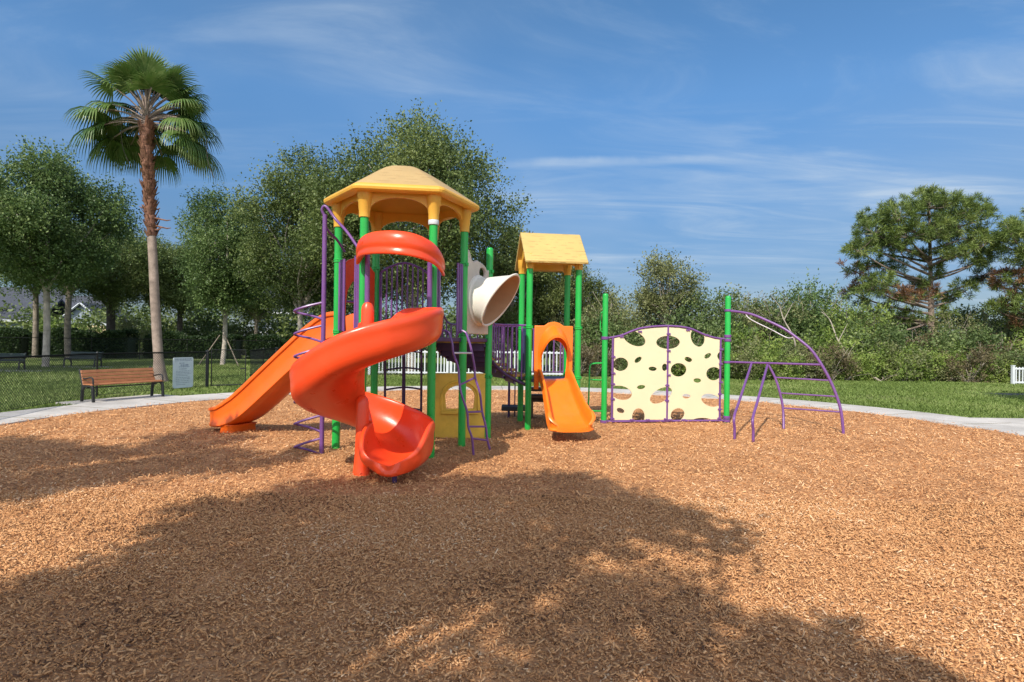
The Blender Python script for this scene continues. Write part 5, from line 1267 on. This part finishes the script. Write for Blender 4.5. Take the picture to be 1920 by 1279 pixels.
# the far wood behind, one mass
def far_wood():
    global rng
    rng = np.random.default_rng(99); C_, D_, R_ = [], [], []
    for i in range(150):
        x = -70 + 150 * i / 149 + rng.normal(0, .8); y = 58 + rng.normal(0, 4); h = 3.6 + 1.6 * rng.random()
        cl = [np.array([x + rng.normal(0, 1.0), y + rng.normal(0, 1.0), h * k]) for k in (.12, .3, .5, .7, .88)]
        c, d_, r = crown_points(np.array(cl), np.array([1.1, 1.15, 1.1, .95, .7]), 22, .9, 6, jitter=.15); C_.append(c); D_.append(d_); R_.append(r)
    C_, D_, R_ = map(np.concatenate, (C_, D_, R_)); n = len(C_); s = .7 + .6 * rng.random(n)
    link_mesh('far_wood', leaf_cloud('far_wood', C_, D_, .34 * s, .2 * s, R_, 'oak_leaf'), kind='stuff')
far_wood()

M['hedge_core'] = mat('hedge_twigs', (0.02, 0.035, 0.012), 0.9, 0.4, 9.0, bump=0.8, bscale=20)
# ---- hedges
def hedge(label, a, c, h, w, seed):
    global rng
    rng = np.random.default_rng(seed); a, c = Vector(a), Vector(c); e = (c - a); L_ = e.length; e.normalize(); s_ = Vector((-e.y, e.x, 0)); n = int(L_ * 3800)
    root = thing('hedge', label, 'hedge', (a.x, a.y, 0), 'clipped hedges round the dog park')
    t = rng.random(n) * L_; u = rng.random(n); f = rng.integers(0, 3, n); bul = 1 + .10 * np.sin(t * 1.7 + seed) + .06 * np.sin(t * 4.1)
    x = np.where(f == 0, -w / 2, np.where(f == 1, w / 2, (u - .5) * w)) * bul + rng.normal(0, .05, n); z = np.where(f == 2, h * bul, u * h * bul) + rng.normal(0, .05, n)
    pos = np.stack([e.x * t + s_.x * x, e.y * t + s_.y * x, np.maximum(z, .02)], -1)
    d = rng.normal(size=(n, 3)) + np.where((f == 2)[:, None], np.array([0, 0, 1.]), np.where((f == 0)[:, None], -np.array(s_), np.array(s_)))
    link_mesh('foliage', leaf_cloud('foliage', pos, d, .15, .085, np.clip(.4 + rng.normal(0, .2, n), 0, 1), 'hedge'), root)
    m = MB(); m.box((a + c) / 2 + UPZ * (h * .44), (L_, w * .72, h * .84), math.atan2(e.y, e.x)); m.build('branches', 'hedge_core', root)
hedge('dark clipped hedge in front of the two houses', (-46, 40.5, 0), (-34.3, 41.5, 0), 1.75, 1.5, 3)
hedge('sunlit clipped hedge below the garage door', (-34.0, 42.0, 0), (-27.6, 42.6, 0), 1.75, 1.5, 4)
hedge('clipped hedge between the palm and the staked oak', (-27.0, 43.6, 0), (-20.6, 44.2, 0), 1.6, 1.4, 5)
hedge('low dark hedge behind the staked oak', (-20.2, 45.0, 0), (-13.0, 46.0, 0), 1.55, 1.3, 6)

# ---- houses beyond the hedge
M['house_blue'] = mat('blue_grey_siding', (0.26, 0.31, 0.37), 0.7, 0.06, 2.0)
M['house_pale'] = mat('pale_siding', (0.62, 0.60, 0.55), 0.7, 0.06, 2.0)
M['shingle'] = mat('dark_roof_shingles', (0.045, 0.05, 0.065), 0.85, 0.3, 6.0)
M['garage'] = mat('tan_garage_door', (0.62, 0.50, 0.30), 0.6, 0.04, 2.0)
M['glass'] = mat('window_glass', (0.05, 0.07, 0.09), 0.12, 0.2, 1.0)
def house(name, label, p, w, d_, h, pitch, wallm, gable_front, wins, garage=None, rz=0.0):
    root = thing(name, label, 'house', (0, 0, 0))
    m = MB(); m.box((0, d_ / 2, h / 2), (w, d_, h)); m.build('wall', wallm, root)
    hr = pitch * (w if gable_front else d_) / 2; ov = .4
    if gable_front:
        m = MB(); m.prism([(-w / 2, h), (w / 2, h), (0, h + hr)], (0, .02, 0), (1, 0, 0), UPZ, (0, 1, 0), .08); m.build('gable', wallm, root)
        m = MB(); k = hr / (w / 2); m.prism([(-w / 2 - ov, h - ov * k), (0, h + hr), (w / 2 + ov, h - ov * k), (w / 2 + ov, h - ov * k + .2), (0, h + hr + .22), (-w / 2 - ov, h - ov * k + .2)], (0, d_ / 2, 0), (1, 0, 0), UPZ, (0, 1, 0), d_ + 2 * ov)
        rf = m.build('roof', 'shingle', root)
        m = MB()
        for sg in (-1, 1): m.tube([Vector((sg * (w / 2 + ov), -ov - .02, h - ov * k + .1)), Vector((0, -ov - .02, h + hr + .11))], .10, 4)
        m.build('bargeboard', 'white', rf)
    else:
        m = MB(); k = hr / (d_ / 2); m.prism([(-ov, h - ov * k), (d_ / 2, h + hr), (d_ + ov, h - ov * k), (d_ + ov, h - ov * k + .2), (d_ / 2, h + hr + .22), (-ov, h - ov * k + .2)], (0, 0, 0), (0, 1, 0), UPZ, (1, 0, 0), w + 2 * ov)
        rf = m.build('roof', 'shingle', root)
        m = MB(); m.box((0, -ov - .03, h - ov * k + .08), (w + 2 * ov, .05, .2)); m.build('fascia', 'white', rf)
    for x, z, ww, hh in wins:
        m = MB(); m.box((x, -.03, z), (ww + .24, .08, hh + .24)); f = m.build('window', 'white', root)
        m = MB(); m.box((x, -.075, z), (ww, .03, hh)); m.build('pane', 'glass', f)
    if garage:
        x, z, ww, hh = garage
        m = MB()
        for i in range(4): m.box((x, -.04, z - hh / 2 + hh * (i + .5) / 4), (ww, .08, hh / 4 - .03))
        m.build('garage_door', 'garage', root)
    root.location = (p.x, p.y, 0); root.rotation_euler = (0, 0, rz); return root
house('house', 'blue-grey house with a small white-edged gable and tan garage door', at(153, 62), 4.4, 8, 2.9, .9, 'house_blue', True, [], (.9, 1.55, 2.9, 2.3), radians(10))
house('house', 'blue-grey bungalow wing with a dark roof joined beside the garage', at(112, 66), 6.0, 8, 2.9, .8, 'house_blue', False, [(-1.2, 1.6, 1.0, 1.2)], None, radians(10))
house('house', 'two-storey dark-roofed house at the edge of the picture', at(-20, 58), 8.0, 8, 3.1, .55, 'house_blue', False, [(2.3, 1.6, 1.1, 1.5)], None, radians(14))
house('house', 'pale two-storey house between the trees', at(20, 74), 8.0, 8, 5.4, .55, 'house_pale', False, [(1.0, 3.8, 1.1, 1.4)], None, radians(10))
house('house', 'blue-grey house with white windows behind the long orange slide', at(520, 62), 6.2, 8, 4.4, .6, 'house_blue', False, [(-1.6, 3.0, .9, 1.5), (.6, 3.0, .9, 1.5), (2.0, 1.3, .9, 1.4)], None, 0)
random.seed(3)
for px, d, sc, k, lb in ((28, 50, 1.1, 0, 'bright shrub in front of the dark-roofed house'), (108, 52, 1.5, 0, 'bright round shrub against the gabled house'), (262, 50, 1.6, 2, 'olive shrub behind the hedge beside the palm'), (308, 52, 1.4, 0, 'bright shrub behind the hedge beyond the palm'), (370, 52, 1.3, 1, 'dark shrub behind the hedge near the staked oak'), (455, 54, 1.3, 2, 'olive shrub in front of the house with white windows')):
    o = plant(protos[k], px, d, sc, lb); o['group'] = 'garden shrubs by the houses'

# ---- grass
def grass():
    global rng
    rng = np.random.default_rng(123)
    def field(n, x0, x1, y0, y1, pw=1.6):
        u = rng.random(n); y = y0 * (y1 / y0) ** u if pw else y0 + (y1 - y0) * u
        x = x0 + (x1 - x0) * rng.random(n); return x, y
    xs, ys = [], []
    for n, x0, x1, y0, y1 in ((200000, -30, -5, 8, 40), (170000, 4, 30, 11, 27), (80000, -9, 9, 18, 28)):
        x, y = field(n, x0, x1, y0, y1); xs.append(x); ys.append(y)
    x = np.concatenate(xs); y = np.concatenate(ys)
    r = np.hypot(x - BC.x, y - BC.y); ok = r > PR + .01 + .05 * rng.random(len(r)) * (rng.random(len(r)) < .7)
    ok &= ~((x > 9.5) & (y > 11.75) & (y < 13.33)) & ~((x > 16.9) & (np.abs(y - 20.8 - (x - 27.5) * .02) < .42))
    ok &= np.abs(x) < y * .95 + 1
    e = np.array((cos(ang), sin(ang))); q = (x - mid.x) * e[0] + (y - mid.y) * e[1]; w = -(x - mid.x) * e[1] + (y - mid.y) * e[0]
    ok &= ~((np.abs(q) < 1.27) & (np.abs(w + .1) < .64))
    # worn, thin patches
    pat = np.sin(x * .9 + 1.3 * np.sin(y * .5)) * np.sin(y * .8 + x * .2)
    ok &= rng.random(len(x)) < np.where(pat > .45, .25, 1.0)
    x, y, pat = x[ok], y[ok], pat[ok]; n = len(x)
    h = (.030 + .045 * rng.random(n)) * (1 + .25 * (y / 25)); wd = (.007 + .010 * rng.random(n)) * (.6 + y / 14); yaw = rng.random(n) * pi; ln = rng.normal(0, .5, (n, 2)) * h[:, None]
    bx, by = np.cos(yaw) * wd, np.sin(yaw) * wd
    v = np.stack([np.stack([x - bx, y - by, np.zeros(n)], -1), np.stack([x + bx, y + by, np.zeros(n)], -1), np.stack([x + ln[:, 0], y + ln[:, 1], h], -1)], 1).reshape(-1, 3)
    rn = np.clip(.48 + .16 * np.sin(x * .7 + y * .3) * np.sin(y * .9) + .12 * pat + rng.normal(0, .16, n), 0, 1)
    link_mesh('grass', np_mesh('grass', v, 3, np.arange(n * 3), 'grass', rn), kind='stuff')
grass()
print('objects', len(bpy.data.objects), 'polys', sum(len(o.data.polygons) for o in bpy.data.objects if o.type == 'MESH'))
